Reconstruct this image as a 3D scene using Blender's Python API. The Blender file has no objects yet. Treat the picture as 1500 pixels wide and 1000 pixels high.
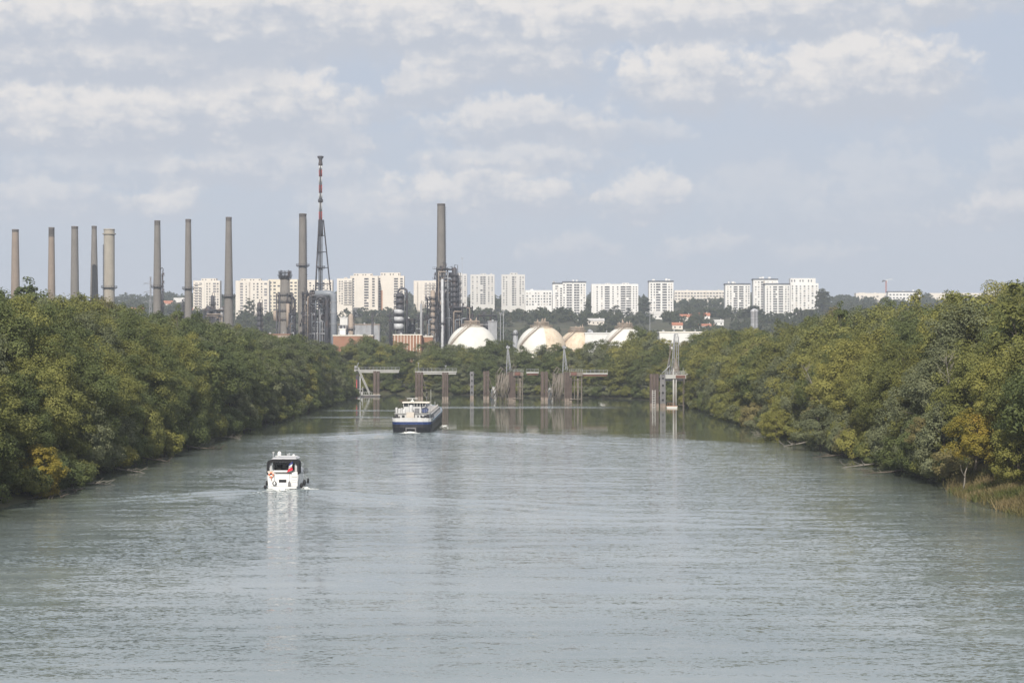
import bpy, math, random
import numpy as np
from mathutils import Vector

# ------------------------------------------------------------------ camera, world, sun, exposure
SC = bpy.context.scene
COL = SC.collection
F = 2600.0            # focal length in pixels of the 1500 px wide photograph
CX, CY, CH = 740.0, 513.0, 20.0
cam_d = bpy.data.cameras.new("camera")
cam = bpy.data.objects.new("camera", cam_d)
COL.objects.link(cam)
cam.location = (0, 0, CH)
cam.rotation_euler = (math.radians(90), 0, 0)
cam_d.sensor_width = 36.0
cam_d.lens = 36.0 * F / 1500.0
cam_d.shift_x = 10.0 / 1500.0
cam_d.shift_y = 13.0 / 1500.0
cam_d.clip_start = 0.5
cam_d.clip_end = 30000
SC.camera = cam

SUN_TO = Vector((-0.13, -0.84, 0.60)).normalized()
SUN_EL = math.asin(SUN_TO.z)
SUN_AZ = math.atan2(SUN_TO.x, SUN_TO.y)
sun_d = bpy.data.lights.new("sun", 'SUN')
sun_d.energy = 4.6
sun_d.angle = math.radians(0.55)
sun_d.color = (1.0, 0.93, 0.83)
sun = bpy.data.objects.new("sun", sun_d)
COL.objects.link(sun)
sun.rotation_euler = SUN_TO.to_track_quat('Z', 'Y').to_euler()
sun.location = (0, 0, 400)

SC.view_settings.view_transform = 'Standard'
SC.view_settings.look = 'None'
SC.view_settings.exposure = 0.22
SC.view_settings.gamma = 1.0
try:
    SC.cycles.max_bounces = 6
    SC.cycles.diffuse_bounces = 2
    SC.cycles.glossy_bounces = 3
    SC.cycles.transmission_bounces = 3
    SC.cycles.volume_bounces = 0
    SC.cycles.transparent_max_bounces = 8
    SC.cycles.caustics_reflective = False
    SC.cycles.caustics_refractive = False
except Exception:
    pass


class NT:
    """small helper for building node trees"""
    def __init__(self, tree):
        self.t = tree
        self.n = tree.nodes
        self.l = tree.links

    def new(self, typ, **kw):
        nd = self.n.new(typ)
        for k, v in kw.items():
            setattr(nd, k, v)
        return nd

    def put(self, sock, val):
        if val is None:
            return
        if isinstance(val, bpy.types.NodeSocket):
            self.l.new(val, sock)
        else:
            sock.default_value = val

    def m(self, op, a, b=None, c=None, clamp=False):
        nd = self.new('ShaderNodeMath', operation=op)
        nd.use_clamp = clamp
        self.put(nd.inputs[0], a)
        self.put(nd.inputs[1], b)
        self.put(nd.inputs[2], c)
        return nd.outputs[0]

    def v(self, op, a, b=None, c=None):
        nd = self.new('ShaderNodeVectorMath', operation=op)
        self.put(nd.inputs[0], a)
        self.put(nd.inputs[1], b)
        if c is not None:
            self.put(nd.inputs[2] if op == 'MULTIPLY_ADD' else nd.inputs['Scale'], c)
        return nd.outputs['Value'] if op in ('LENGTH', 'DOT_PRODUCT', 'DISTANCE') else nd.outputs[0]

    def mix(self, f, a, b, mode='MIX'):
        nd = self.new('ShaderNodeMix', data_type='RGBA', blend_type=mode)
        self.put(nd.inputs[0], f)
        self.put(nd.inputs[6], a)
        self.put(nd.inputs[7], b)
        return nd.outputs[2]

    def mapr(self, val, a, b, c=0.0, d=1.0, smooth=True):
        nd = self.new('ShaderNodeMapRange')
        nd.interpolation_type = 'SMOOTHSTEP' if smooth else 'LINEAR'
        nd.clamp = True
        self.put(nd.inputs[0], val)
        for i, q in zip((1, 2, 3, 4), (a, b, c, d)):
            self.put(nd.inputs[i], q)
        return nd.outputs[0]

    def noise(self, vec, scale, detail=4.0, rough=0.55, color=False, dist=0.0):
        nd = self.new('ShaderNodeTexNoise')
        self.put(nd.inputs['Vector'], vec)
        nd.inputs['Scale'].default_value = scale
        nd.inputs['Detail'].default_value = detail
        nd.inputs['Roughness'].default_value = rough
        nd.inputs['Distortion'].default_value = dist
        return nd.outputs['Color'] if color else nd.outputs[0]

    def comb(self, x, y, z=0.0):
        nd = self.new('ShaderNodeCombineXYZ')
        for i, q in enumerate((x, y, z)):
            self.put(nd.inputs[i], q)
        return nd.outputs[0]

    def sep(self, vec):
        nd = self.new('ShaderNodeSeparateXYZ')
        self.put(nd.inputs[0], vec)
        return nd.outputs


def make_world():
    w = bpy.data.worlds.new("World")
    SC.world = w
    w.use_nodes = True
    T = NT(w.node_tree)
    T.n.clear()
    sky = T.new('ShaderNodeTexSky', sky_type='NISHITA')
    sky.sun_disc = False
    sky.sun_elevation = SUN_EL
    sky.sun_rotation = SUN_AZ
    sky.air_density = 1.0
    sky.dust_density = 2.0
    sky.ozone_density = 1.0
    tc = T.new('ShaderNodeTexCoord')
    d = T.sep(tc.outputs['Generated'])
    hlen = T.m('SQRT', T.m('ADD', T.m('MULTIPLY', d[0], d[0]), T.m('MULTIPLY', d[1], d[1])))
    hl = T.m('MAXIMUM', hlen, 0.02)
    az = T.m('ARCTAN2', d[0], d[1])
    el = T.m('DIVIDE', d[2], hl)
    uv = T.comb(az, el)
    K = 10.0   # background strength is 0.1
    # thin milky veil of the hazy day in front of the clear sky
    veil = tuple(K * q for q in (0.455, 0.500, 0.590)) + (1,)
    base = T.mix(0.86, sky.outputs[0], veil)
    # high overcast patches everywhere (also what the water mirrors from above)
    pl = T.v('DIVIDE', T.comb(d[0], d[1], 0.0), T.comb(*[T.m('MAXIMUM', d[2], 0.09)] * 3))
    big = T.noise(pl, 1.1, 6, 0.55)
    bm = T.mapr(big, 0.42, 0.62)
    bcol = T.mix(T.mapr(big, 0.45, 0.72), tuple(K * q for q in (0.49, 0.51, 0.57)) + (1,), tuple(K * q for q in (0.70, 0.69, 0.68)) + (1,))
    hi = T.m('MULTIPLY', bm, T.mapr(el, 0.16, 0.30))
    col = T.mix(hi, base, bcol)
    # soft large-scale mottling of the low sky
    uvs = T.v('MULTIPLY', uv, (1.0, 2.6, 1.0))
    mott = T.noise(uvs, 9.0, 5, 0.55)
    mott2 = T.mapr(mott, 0.35, 0.68, 0.0, 0.42)
    col = T.mix(mott2, col, tuple(K * q for q in (0.488, 0.518, 0.578)) + (1,))
    # cumulus: flat grey bases, puffed sunlit tops; warped ellipses in azimuth / elevation
    w1 = T.v('SUBTRACT', T.noise(uv, 26.0, 6, 0.60, color=True), (0.5, 0.5, 0.5))
    w2 = T.v('SUBTRACT', T.noise(uv, 95.0, 4, 0.60, color=True), (0.5, 0.5, 0.5))
    wv = T.v('ADD', T.v('MULTIPLY', w1, (0.050, 0.028, 0.0)), T.v('MULTIPLY', w2, (0.020, 0.013, 0.0)))
    uvw = T.v('ADD', uv, wv)
    tex = T.noise(uvs, 34.0, 6, 0.62)
    def puffs(scale):
        vo = T.new('ShaderNodeTexVoronoi', feature='SMOOTH_F1', distance='EUCLIDEAN')
        vo.voronoi_dimensions = '2D'
        vo.inputs['Scale'].default_value = scale
        vo.inputs['Smoothness'].default_value = 0.25
        T.put(vo.inputs['Vector'], T.v('ADD', T.v('MULTIPLY', uv, (1.0, 1.25, 1.0)), T.v('MULTIPLY', w2, (0.016, 0.016, 0.0))))
        return vo.outputs['Distance']
    pf = T.m('ADD', T.m('MULTIPLY', T.m('SUBTRACT', puffs(58.0), 0.42), 0.36), T.m('MULTIPLY', T.m('SUBTRACT', puffs(150.0), 0.42), 0.20))
    clouds = [  # px centre, px base, half width, height, opacity
        (1300, 318, 95, 95, .34), (1120, 330, 95, 85, .30), (1040, 374, 60, 26, .45), (520, 335, 85, 75, .42),
        (840, 376, 60, 32, .40), (90, 318, 130, 44, .55), (250, 306, 60, 38, .75), (640, 330, 90, 40, .35), (1200, 384, 70, 26, .35),
        (200, 262, 170, 40, .45), (1440, 326, 80, 36, .70), (720, 300, 150, 56, .80), (945, 306, 60, 52, .75),
        (1490, 280, 60, 60, .45), (1460, 190, 70, 30, .3), (380, 258, 150, 44, .55), (760, 240, 130, 36, .60), (480, 214, 62, 40, .70), (905, 205, 90, 30, .45),
        (20, 205, 80, 80, .85), (150, 206, 110, 82, .90), (340, 186, 160, 92, 1.0), (770, 190, 130, 40, .75),
        (560, 165, 60, 30, .6), (625, 140, 60, 48, .80), (740, 106, 130, 78, .95), (1010, 138, 96, 84, 1.0), (1252, 150, 134, 98, 1.0),
        (130, 112, 230, 60, .90), (330, 90, 120, 36, .75), (360, 56, 280, 76, .95), (150, 48, 70, 58, 1.0), (60, 70, 90, 60, .9),
        (620, 48, 220, 66, .9), (900, 44, 250, 56, .90), (1190, 40, 180, 50, .75), (1375, 34, 46, 48, .90), (1480, 12, 120, 34, .5)]
    for (px, py, hw, ht, op) in clouds:
        op = min(1.0, op * 1.15)
        u0, v0 = (px - CX) / F, (CY - py) / F
        q = T.v('MULTIPLY_ADD', uvw, (F / (1.36 * hw), F / (1.32 * ht), 0.0), (-u0 * F / (1.36 * hw), -v0 * F / (1.32 * ht), 0.0))
        s = T.sep(q)
        yy = T.m('MAXIMUM', s[1], T.m('MULTIPLY', s[1], -2.6))
        r = T.m('ADD', T.v('LENGTH', T.comb(s[0], yy)), T.m('MULTIPLY', pf, T.mapr(s[1], -0.1, 0.35, 0.25, 1.0)))
        mk = T.mapr(r, T.mapr(s[1], -0.2, 0.4, 1.14, 1.02), T.mapr(s[1], -0.2, 0.4, 0.42, 0.60), 0.0, op)
        lit = T.mapr(T.m('ADD', T.m('ADD', s[1], T.m('MULTIPLY', s[0], -0.12)), T.m('SUBTRACT', T.m('MULTIPLY', T.m('SUBTRACT', tex, 0.5), 1.25), T.m('MULTIPLY', pf, 1.1))), -0.16, 0.66)
        lit = T.m('MULTIPLY', lit, 0.35 + 0.65 * op)
        cc = T.mix(lit, tuple(K * q2 for q2 in (0.468, 0.502, 0.566)) + (1,), tuple(K * q2 for q2 in (0.700, 0.682, 0.672)) + (1,))
        col = T.mix(mk, col, cc)
    # below the horizon: plain dull ground tone
    col = T.mix(T.mapr(d[2], -0.03, -0.005), (1.2, 1.3, 1.2, 1), col)
    bg = T.new('ShaderNodeBackground')
    bg.inputs['Strength'].default_value = 0.1
    T.put(bg.inputs['Color'], col)
    out = T.new('ShaderNodeOutputWorld')
    T.l.new(bg.outputs[0], out.inputs['Surface'])
    try:
        w.cycles.sampling_method = 'MANUAL'
        w.cycles.sample_map_resolution = 512
    except Exception:
        pass


make_world()

# ------------------------------------------------------------------ helpers
R = random.Random(7)


def at(px, py, Y):
    """photo pixel -> world x, z at distance Y"""
    return (px - CX) * Y / F, CH + (CY - py) * Y / F


def tag(o, label=None, cat=None, group=None, kind=None):
    if label: o["label"] = label
    if cat: o["category"] = cat
    if group: o["group"] = group
    if kind: o["kind"] = kind
    return o


def empty(name, loc, label=None, cat=None, group=None, rz=0.0):
    o = bpy.data.objects.new(name, None)
    o.empty_display_size = 0.5
    COL.objects.link(o)
    o.location = loc
    o.rotation_euler = (0, 0, rz)
    return tag(o, label, cat, group)


def link(name, me, mat=None, parent=None, loc=(0, 0, 0)):
    o = bpy.data.objects.new(name, me)
    COL.objects.link(o)
    if mat is not None and not me.materials:
        me.materials.append(mat)
    o.parent = parent
    o.location = loc
    return o


class MB:
    """collects shapes into one mesh"""
    def __init__(self):
        self.v, self.f, self.s = [], [], []

    def add(self, vs, fs, smooth=False):
        b = len(self.v)
        self.v.extend(vs)
        for q in fs:
            self.f.append(tuple(b + i for i in q))
            self.s.append(smooth)
        return self

    def box(self, c, s, rz=0.0, taper=1.0):
        cx, cy, cz = c
        hx, hy, hz = s[0] / 2, s[1] / 2, s[2] / 2
        ca, sa = math.cos(rz), math.sin(rz)
        vs = []
        for k, z in ((1.0, -hz), (taper, hz)):
            for x, y in ((-hx, -hy), (hx, -hy), (hx, hy), (-hx, hy)):
                x, y = x * k, y * k
                vs.append((cx + x * ca - y * sa, cy + x * sa + y * ca, cz + z))
        return self.add(vs, [(3, 2, 1, 0), (4, 5, 6, 7), (0, 1, 5, 4), (1, 2, 6, 5), (2, 3, 7, 6), (3, 0, 4, 7)])

    def bx(self, x0, x1, y0, y1, z0, z1):
        return self.box(((x0 + x1) / 2, (y0 + y1) / 2, (z0 + z1) / 2), (abs(x1 - x0), abs(y1 - y0), abs(z1 - z0)))

    def cyl(self, p0, p1, r0, r1=None, n=10, smooth=True):
        r1 = r0 if r1 is None else r1
        a, b = Vector(p0), Vector(p1)
        ax = (b - a)
        if ax.length < 1e-6:
            return self
        ax.normalize()
        u = ax.orthogonal().normalized()
        w = ax.cross(u)
        vs = []
        for p, r in ((a, r0), (b, r1)):
            for i in range(n):
                t = 2 * math.pi * (i + .5) / n
                vs.append(tuple(p + u * (r * math.cos(t)) + w * (r * math.sin(t))))
        fs = [(i, (i + 1) % n, n + (i + 1) % n, n + i) for i in range(n)]
        self.add(vs, fs, smooth and n > 5)
        b0 = len(self.v) - 2 * n
        self.f.append(tuple(b0 + n - 1 - i for i in range(n))); self.s.append(False)
        self.f.append(tuple(b0 + n + i for i in range(n))); self.s.append(False)
        return self

    def bar(self, p0, p1, w=0.2):
        return self.cyl(p0, p1, w * 0.7, w * 0.7, 4, False)

    def tube(self, pts, r, n=8):
        rad = r if isinstance(r, (list, tuple)) else [r] * len(pts)
        P = [Vector(p) for p in pts]
        vs, prev = [], None
        for i, p in enumerate(P):
            t = (P[min(i + 1, len(P) - 1)] - P[max(i - 1, 0)]).normalized()
            u = t.orthogonal().normalized() if prev is None else (prev - t * prev.dot(t)).normalized()
            prev = u
            w = t.cross(u)
            for k in range(n):
                a = 2 * math.pi * k / n
                vs.append(tuple(p + u * (rad[i] * math.cos(a)) + w * (rad[i] * math.sin(a))))
        fs = []
        for i in range(len(P) - 1):
            for k in range(n):
                k2 = (k + 1) % n
                fs.append((i * n + k, i * n + k2, (i + 1) * n + k2, (i + 1) * n + k))
        m = len(P) - 1
        self.add(vs, fs, True)
        b0 = len(self.v) - len(vs)
        self.f.append(tuple(b0 + n - 1 - i for i in range(n))); self.s.append(False)
        self.f.append(tuple(b0 + m * n + i for i in range(n))); self.s.append(False)
        return self

    def lathe(self, prof, c=(0, 0, 0), n=20, smooth=True):
        vs = []
        for r, z in prof:
            for i in range(n):
                t = 2 * math.pi * i / n
                vs.append((c[0] + r * math.cos(t), c[1] + r * math.sin(t), c[2] + z))
        fs = []
        for j in range(len(prof) - 1):
            for i in range(n):
                i2 = (i + 1) % n
                fs.append((j * n + i, j * n + i2, (j + 1) * n + i2, (j + 1) * n + i))
        return self.add(vs, fs, smooth)

    def ell(self, c, r, n=16, m=10, z0=-1.0):
        prof = []
        for j in range(m + 1):
            a = -math.pi / 2 + math.pi * j / m
            prof.append((max(1e-3, math.cos(a)), max(z0, math.sin(a))))
        vs = []
        for q, z in prof:
            for i in range(n):
                t = 2 * math.pi * i / n
                vs.append((c[0] + r[0] * q * math.cos(t), c[1] + r[1] * q * math.sin(t), c[2] + r[2] * z))
        fs = []
        for j in range(m):
            for i in range(n):
                i2 = (i + 1) % n
                fs.append((j * n + i, j * n + i2, (j + 1) * n + i2, (j + 1) * n + i))
        return self.add(vs, fs, True)

    def torus(self, c, R1, r, axis='Y', n=18, m=8):
        vs = []
        for i in range(n):
            a = 2 * math.pi * i / n
            for k in range(m):
                b = 2 * math.pi * k / m
                q = R1 + r * math.cos(b)
                x, y, z = q * math.cos(a), q * math.sin(a), r * math.sin(b)
                if axis == 'Y': x, y, z = x, z, y
                if axis == 'X': x, y, z = z, x, y
                vs.append((c[0] + x, c[1] + y, c[2] + z))
        fs = [(i * m + k, ((i + 1) % n) * m + k, ((i + 1) % n) * m + (k + 1) % m, i * m + (k + 1) % m) for i in range(n) for k in range(m)]
        return self.add(vs, fs, True)

    def loft(self, rings, cap=True, smooth=False):
        n = len(rings[0])
        vs = [p for r in rings for p in r]
        fs = []
        for j in range(len(rings) - 1):
            for i in range(n):
                i2 = (i + 1) % n
                fs.append((j * n + i, j * n + i2, (j + 1) * n + i2, (j + 1) * n + i))
        self.add(vs, fs, smooth)
        if cap:
            b0 = len(self.v) - len(vs)
            self.f.append(tuple(b0 + n - 1 - i for i in range(n))); self.s.append(False)
            self.f.append(tuple(b0 + (len(rings) - 1) * n + i for i in range(n))); self.s.append(False)
        return self

    def prism(self, poly, z0, z1):
        return self.loft([[(x, y, z0) for x, y in poly], [(x, y, z1) for x, y in poly]])

    def mesh(self, name, mat=None):
        me = bpy.data.meshes.new(name)
        me.from_pydata(self.v, [], self.f)
        me.polygons.foreach_set('use_smooth', self.s)
        if mat is not None:
            me.materials.append(mat)
        me.update()
        return me

    def build(self, name, mat, parent=None, loc=(0, 0, 0)):
        return link(name, self.mesh(name, mat), None, parent, loc)


MATS = {}


def mat(name, color, rough=0.75, var=0.18, scale=0.6, metal=0.0, stain=None, stain_amt=0.0, vert=False, spec=0.3, bands=0.0):
    """weathered painted / mineral surface: base colour with two sizes of blotches, optional stains running down"""
    if name in MATS:
        return MATS[name]
    m = bpy.data.materials.new(name)
    m.use_nodes = True
    T = NT(m.node_tree)
    b = T.n['Principled BSDF']
    tc = T.new('ShaderNodeTexCoord')
    co = tc.outputs['Object']
    n1 = T.noise(co, scale, 5, 0.6)
    n2 = T.noise(co, scale * 7.0, 3, 0.6)
    k = T.m('ADD', T.m('MULTIPLY', n1, 0.65), T.m('MULTIPLY', n2, 0.35))
    lo = tuple(c * (1 - var * 1.4) for c in color) + (1,)
    hi = tuple(min(1, c * (1 + var)) for c in color) + (1,)
    col = T.mix(T.mapr(k, 0.3, 0.7), lo, hi)
    if stain:
        sc = (3.0 * scale, 3.0 * scale, 0.25 * scale) if vert else (scale * 1.7,) * 3
        sn = T.noise(T.v('MULTIPLY', co, sc), 1.0, 5, 0.65)
        col = T.mix(T.mapr(sn, 0.50, 0.68, 0.0, stain_amt), col, tuple(stain) + (1,))
    if bands:
        zb = T.sep(co)[2]
        fr = T.m('FRACT', T.m('DIVIDE', zb, bands))
        ln = T.mapr(T.m('ABSOLUTE', T.m('SUBTRACT', fr, 0.5)), 0.44, 0.49, 0.0, 0.22)
        lift = T.noise(T.comb(0.0, 0.0, T.m('DIVIDE', T.m('FLOOR', T.m('DIVIDE', zb, bands)), 1.7)), 9.0, 0, 0.5)
        col = T.mix(T.m('ADD', ln, T.mapr(lift, 0.35, 0.65, 0.0, 0.22)), col, lo)
    T.put(b.inputs['Base Color'], col)
    T.put(b.inputs['Roughness'], T.mapr(n2, 0.3, 0.7, max(0.05, rough - 0.12), min(1, rough + 0.1)))
    b.inputs['Metallic'].default_value = metal
    b.inputs['Specular IOR Level'].default_value = spec
    MATS[name] = m
    return m


def flat_grid(xs, ys, zf):
    X, Y = np.meshgrid(xs, ys)
    Z = zf(X, Y)
    v = np.stack([X.ravel(), Y.ravel(), Z.ravel()], 1)
    nx, ny = len(xs), len(ys)
    i = np.arange(nx - 1)[None, :] + nx * np.arange(ny - 1)[:, None]
    f = np.stack([i, i + 1, i + nx + 1, i + nx], -1).reshape(-1, 4)
    return v, f


def np_mesh(name, v, f, smooth=False, attr=None):
    """mesh from numpy quads; attr is an optional per-vertex float called tint"""
    me = bpy.data.meshes.new(name)
    me.vertices.add(len(v))
    me.vertices.foreach_set('co', np.ascontiguousarray(v, dtype=np.float32).ravel())
    k = f.shape[1]
    me.loops.add(f.size)
    me.loops.foreach_set('vertex_index', np.ascontiguousarray(f, dtype=np.int32).ravel())
    me.polygons.add(len(f))
    me.polygons.foreach_set('loop_start', np.arange(0, f.size, k, dtype=np.int32))
    me.polygons.foreach_set('use_smooth', np.full(len(f), smooth, dtype=bool))
    if attr is not None:
        a = me.attributes.new('tint', 'FLOAT', 'POINT')
        a.data.foreach_set('value', np.ascontiguousarray(attr, dtype=np.float32))
    me.update(calc_edges=True)
    return me


# common materials
M_STEEL = mat("dark_steel", (0.060, 0.061, 0.072), 0.6, 0.35, 0.15, stain=(0.14, 0.08, 0.05), stain_amt=0.4)
M_GREYSTEEL = mat("grey_steel", (0.30, 0.31, 0.33), 0.5, 0.2, 0.2, stain=(0.18, 0.13, 0.10), stain_amt=0.4, vert=True)
M_LIGHTSTEEL = mat("galvanised_steel", (0.46, 0.47, 0.49), 0.5, 0.15, 0.3)
M_WHITE = mat("white_paint", (0.66, 0.66, 0.645), 0.35, 0.05, 0.4)
M_GEL = mat("white_gelcoat", (0.70, 0.70, 0.695), 0.25, 0.03, 0.4, spec=0.5)
M_BLACK = mat("black_canvas", (0.018, 0.018, 0.02), 0.8, 0.2, 2.0)
M_RUBBER = mat("black_rubber", (0.022, 0.022, 0.024), 0.6, 0.2, 3.0)
M_GLASS = mat("dark_glass", (0.03, 0.035, 0.04), 0.08, 0.1, 1.0, spec=0.6)
M_RUST = mat("rusty_pile", (0.088, 0.068, 0.060), 0.85, 0.25, 0.6, stain=(0.16, 0.12, 0.10), stain_amt=0.6, vert=True)
M_BLEACH = mat("bleached_concrete", (0.235, 0.195, 0.165), 0.9, 0.35, 0.8, stain=(0.11, 0.075, 0.065), stain_amt=0.6, vert=True)

# ------------------------------------------------------------------ the setting: terrain, river
RIVER = [(-65, -300), (-65, 120), (-66.5, 180), (-63.5, 235), (-66, 300), (-64, 380), (-66, 470), (-64, 560), (-66, 650), (-66, 735), (-72, 768),
         (-110, 790), (-600, 830), (-600, 930), (-120, 838), (-70, 826), (-20, 800), (25, 768), (52, 735), (64, 700), (67, 640), (65, 560), (66.5, 470),
         (64, 380), (66, 300), (64.5, 262), (62.0, 244), (61.5, 225), (62.5, 205), (65, 180), (66, 120), (65, -300)]


def river_sd(X, Y):
    """signed distance to the river's outline, negative on the water"""
    P = np.array(RIVER, float)
    Q = np.roll(P, -1, 0)
    d = np.full(X.shape, 1e9)
    ins = np.zeros(X.shape, bool)
    for (ax, ay), (bx, by) in zip(P, Q):
        ex, ey = bx - ax, by - ay
        t = np.clip(((X - ax) * ex + (Y - ay) * ey) / (ex * ex + ey * ey), 0, 1)
        d = np.minimum(d, np.hypot(X - ax - t * ex, Y - ay - t * ey))
        c = ((ay > Y) != (by > Y)) & (X < ex * (Y - ay) / (ey if ey else 1e-9) + ax)
        ins ^= c
    return np.where(ins, -d, d)


def sstep(t):
    t = np.clip(t, 0, 1)
    return t * t * (3 - 2 * t)


def hill(X, Y):
    w = 22 * np.sin(X * 0.0031 + 1.0) + 14 * np.sin(X * 0.0083 + 0.4)
    z = 50 * sstep((Y + w * 2 - 1480) / 520) + 24 * sstep((Y - 2000) / 420) + 24 * sstep((Y - 2420) / 500)
    z = z + sstep((Y - 1500) / 300) * (2.2 * np.sin(X * 0.021 + Y * 0.011) + 1.6 * np.sin(X * 0.043 - Y * 0.017))
    return z


def ground_z(X, Y):
    sd = river_sd(X, Y)
    wob = 0.8 * np.sin(X * 0.31 + Y * 0.17) + 0.8 * np.sin(Y * 0.23 - X * 0.11)
    s = sd + wob * 0.6
    z = np.where(s < 0, np.maximum(-2.8, s * 0.5), np.minimum(2.6, s * 0.42))
    return z + hill(X, Y)


def gz(x, y):
    return float(ground_z(np.array([[float(x)]]), np.array([[float(y)]]))[0, 0])


def axis(*segs):
    out = []
    for a, b, s in segs:
        out.extend(np.arange(a, b, s))
    return np.array(out + [segs[-1][1]])


gv, gf = flat_grid(axis((-3000, -700, 90), (-700, -100, 20), (-100, -48, 1.6), (-48, 48, 12), (48, 100, 1.6), (100, 700, 20), (700, 3000, 90)),
                   axis((-200, 90, 12), (90, 860, 3), (860, 1400, 18), (1400, 2900, 25), (2900, 6000, 150)), ground_z)
M_GROUND = mat("earth_and_grass", (0.058, 0.060, 0.030), 0.95, 0.35, 0.05, stain=(0.12, 0.10, 0.07), stain_amt=0.7)
ground = link("ground", np_mesh("ground", gv, gf, True), M_GROUND)
tag(ground, "dark earth and grass of the wooded banks rising to the hill", "ground", kind='structure')

YACHT = (-32.2, 257.0)
BARGE = (-22.8, 433.0)


def wake_h(X, Y):
    """low swell lines the two boats leave behind them"""
    h = np.zeros(X.shape)
    for (bx, by), amp, sl, n, gap, wid in ((YACHT, 0.15, 1.15, 3, 4.2, 1.1), (BARGE, 0.16, 0.75, 3, 7.0, 2.2)):
        for side in (-1, 1):
            for k in range(n):
                a = side * (X - bx) - 1.5
                yy = by - 2 - k * gap - a / sl * (0.75 + 0.1 * k) + 1.2 * np.sin(a * 0.25 + k)
                e = np.exp(-((Y - yy) / wid) ** 2) - 0.7 * np.exp(-((Y - yy + wid * 2.0) / wid) ** 2)
                h += amp * 0.8 ** k * e * sstep(a / 4) * np.exp(-np.maximum(a, 0) / 34.0)
        # churned water right behind
        a = np.abs(X - bx)
        back = by - Y
        h += 0.10 * np.exp(-(a / 2.2) ** 2) * sstep(back / 2) * np.exp(-np.maximum(back, 0) / 14.0) * np.sin(back * 1.9 + a * 1.3)
    return h


def water_z(X, Y):
    z = wake_h(X, Y)
    sw = 0.010 * np.sin(Y * 0.9 + 0.21 * X + 2 * np.sin(X * 0.05)) + 0.008 * np.sin(Y * 1.45 - 0.33 * X + 1.3 * np.sin(Y * 0.06))
    return z + sw * sstep((470 - Y) / 60)


wv_, wf_ = flat_grid(axis((-700, -90, 60), (-90, 90, 1.0), (90, 700, 60)), axis((-190, 80, 15), (80, 300, 0.8), (300, 500, 1.2), (500, 960, 20)), water_z)


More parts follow.
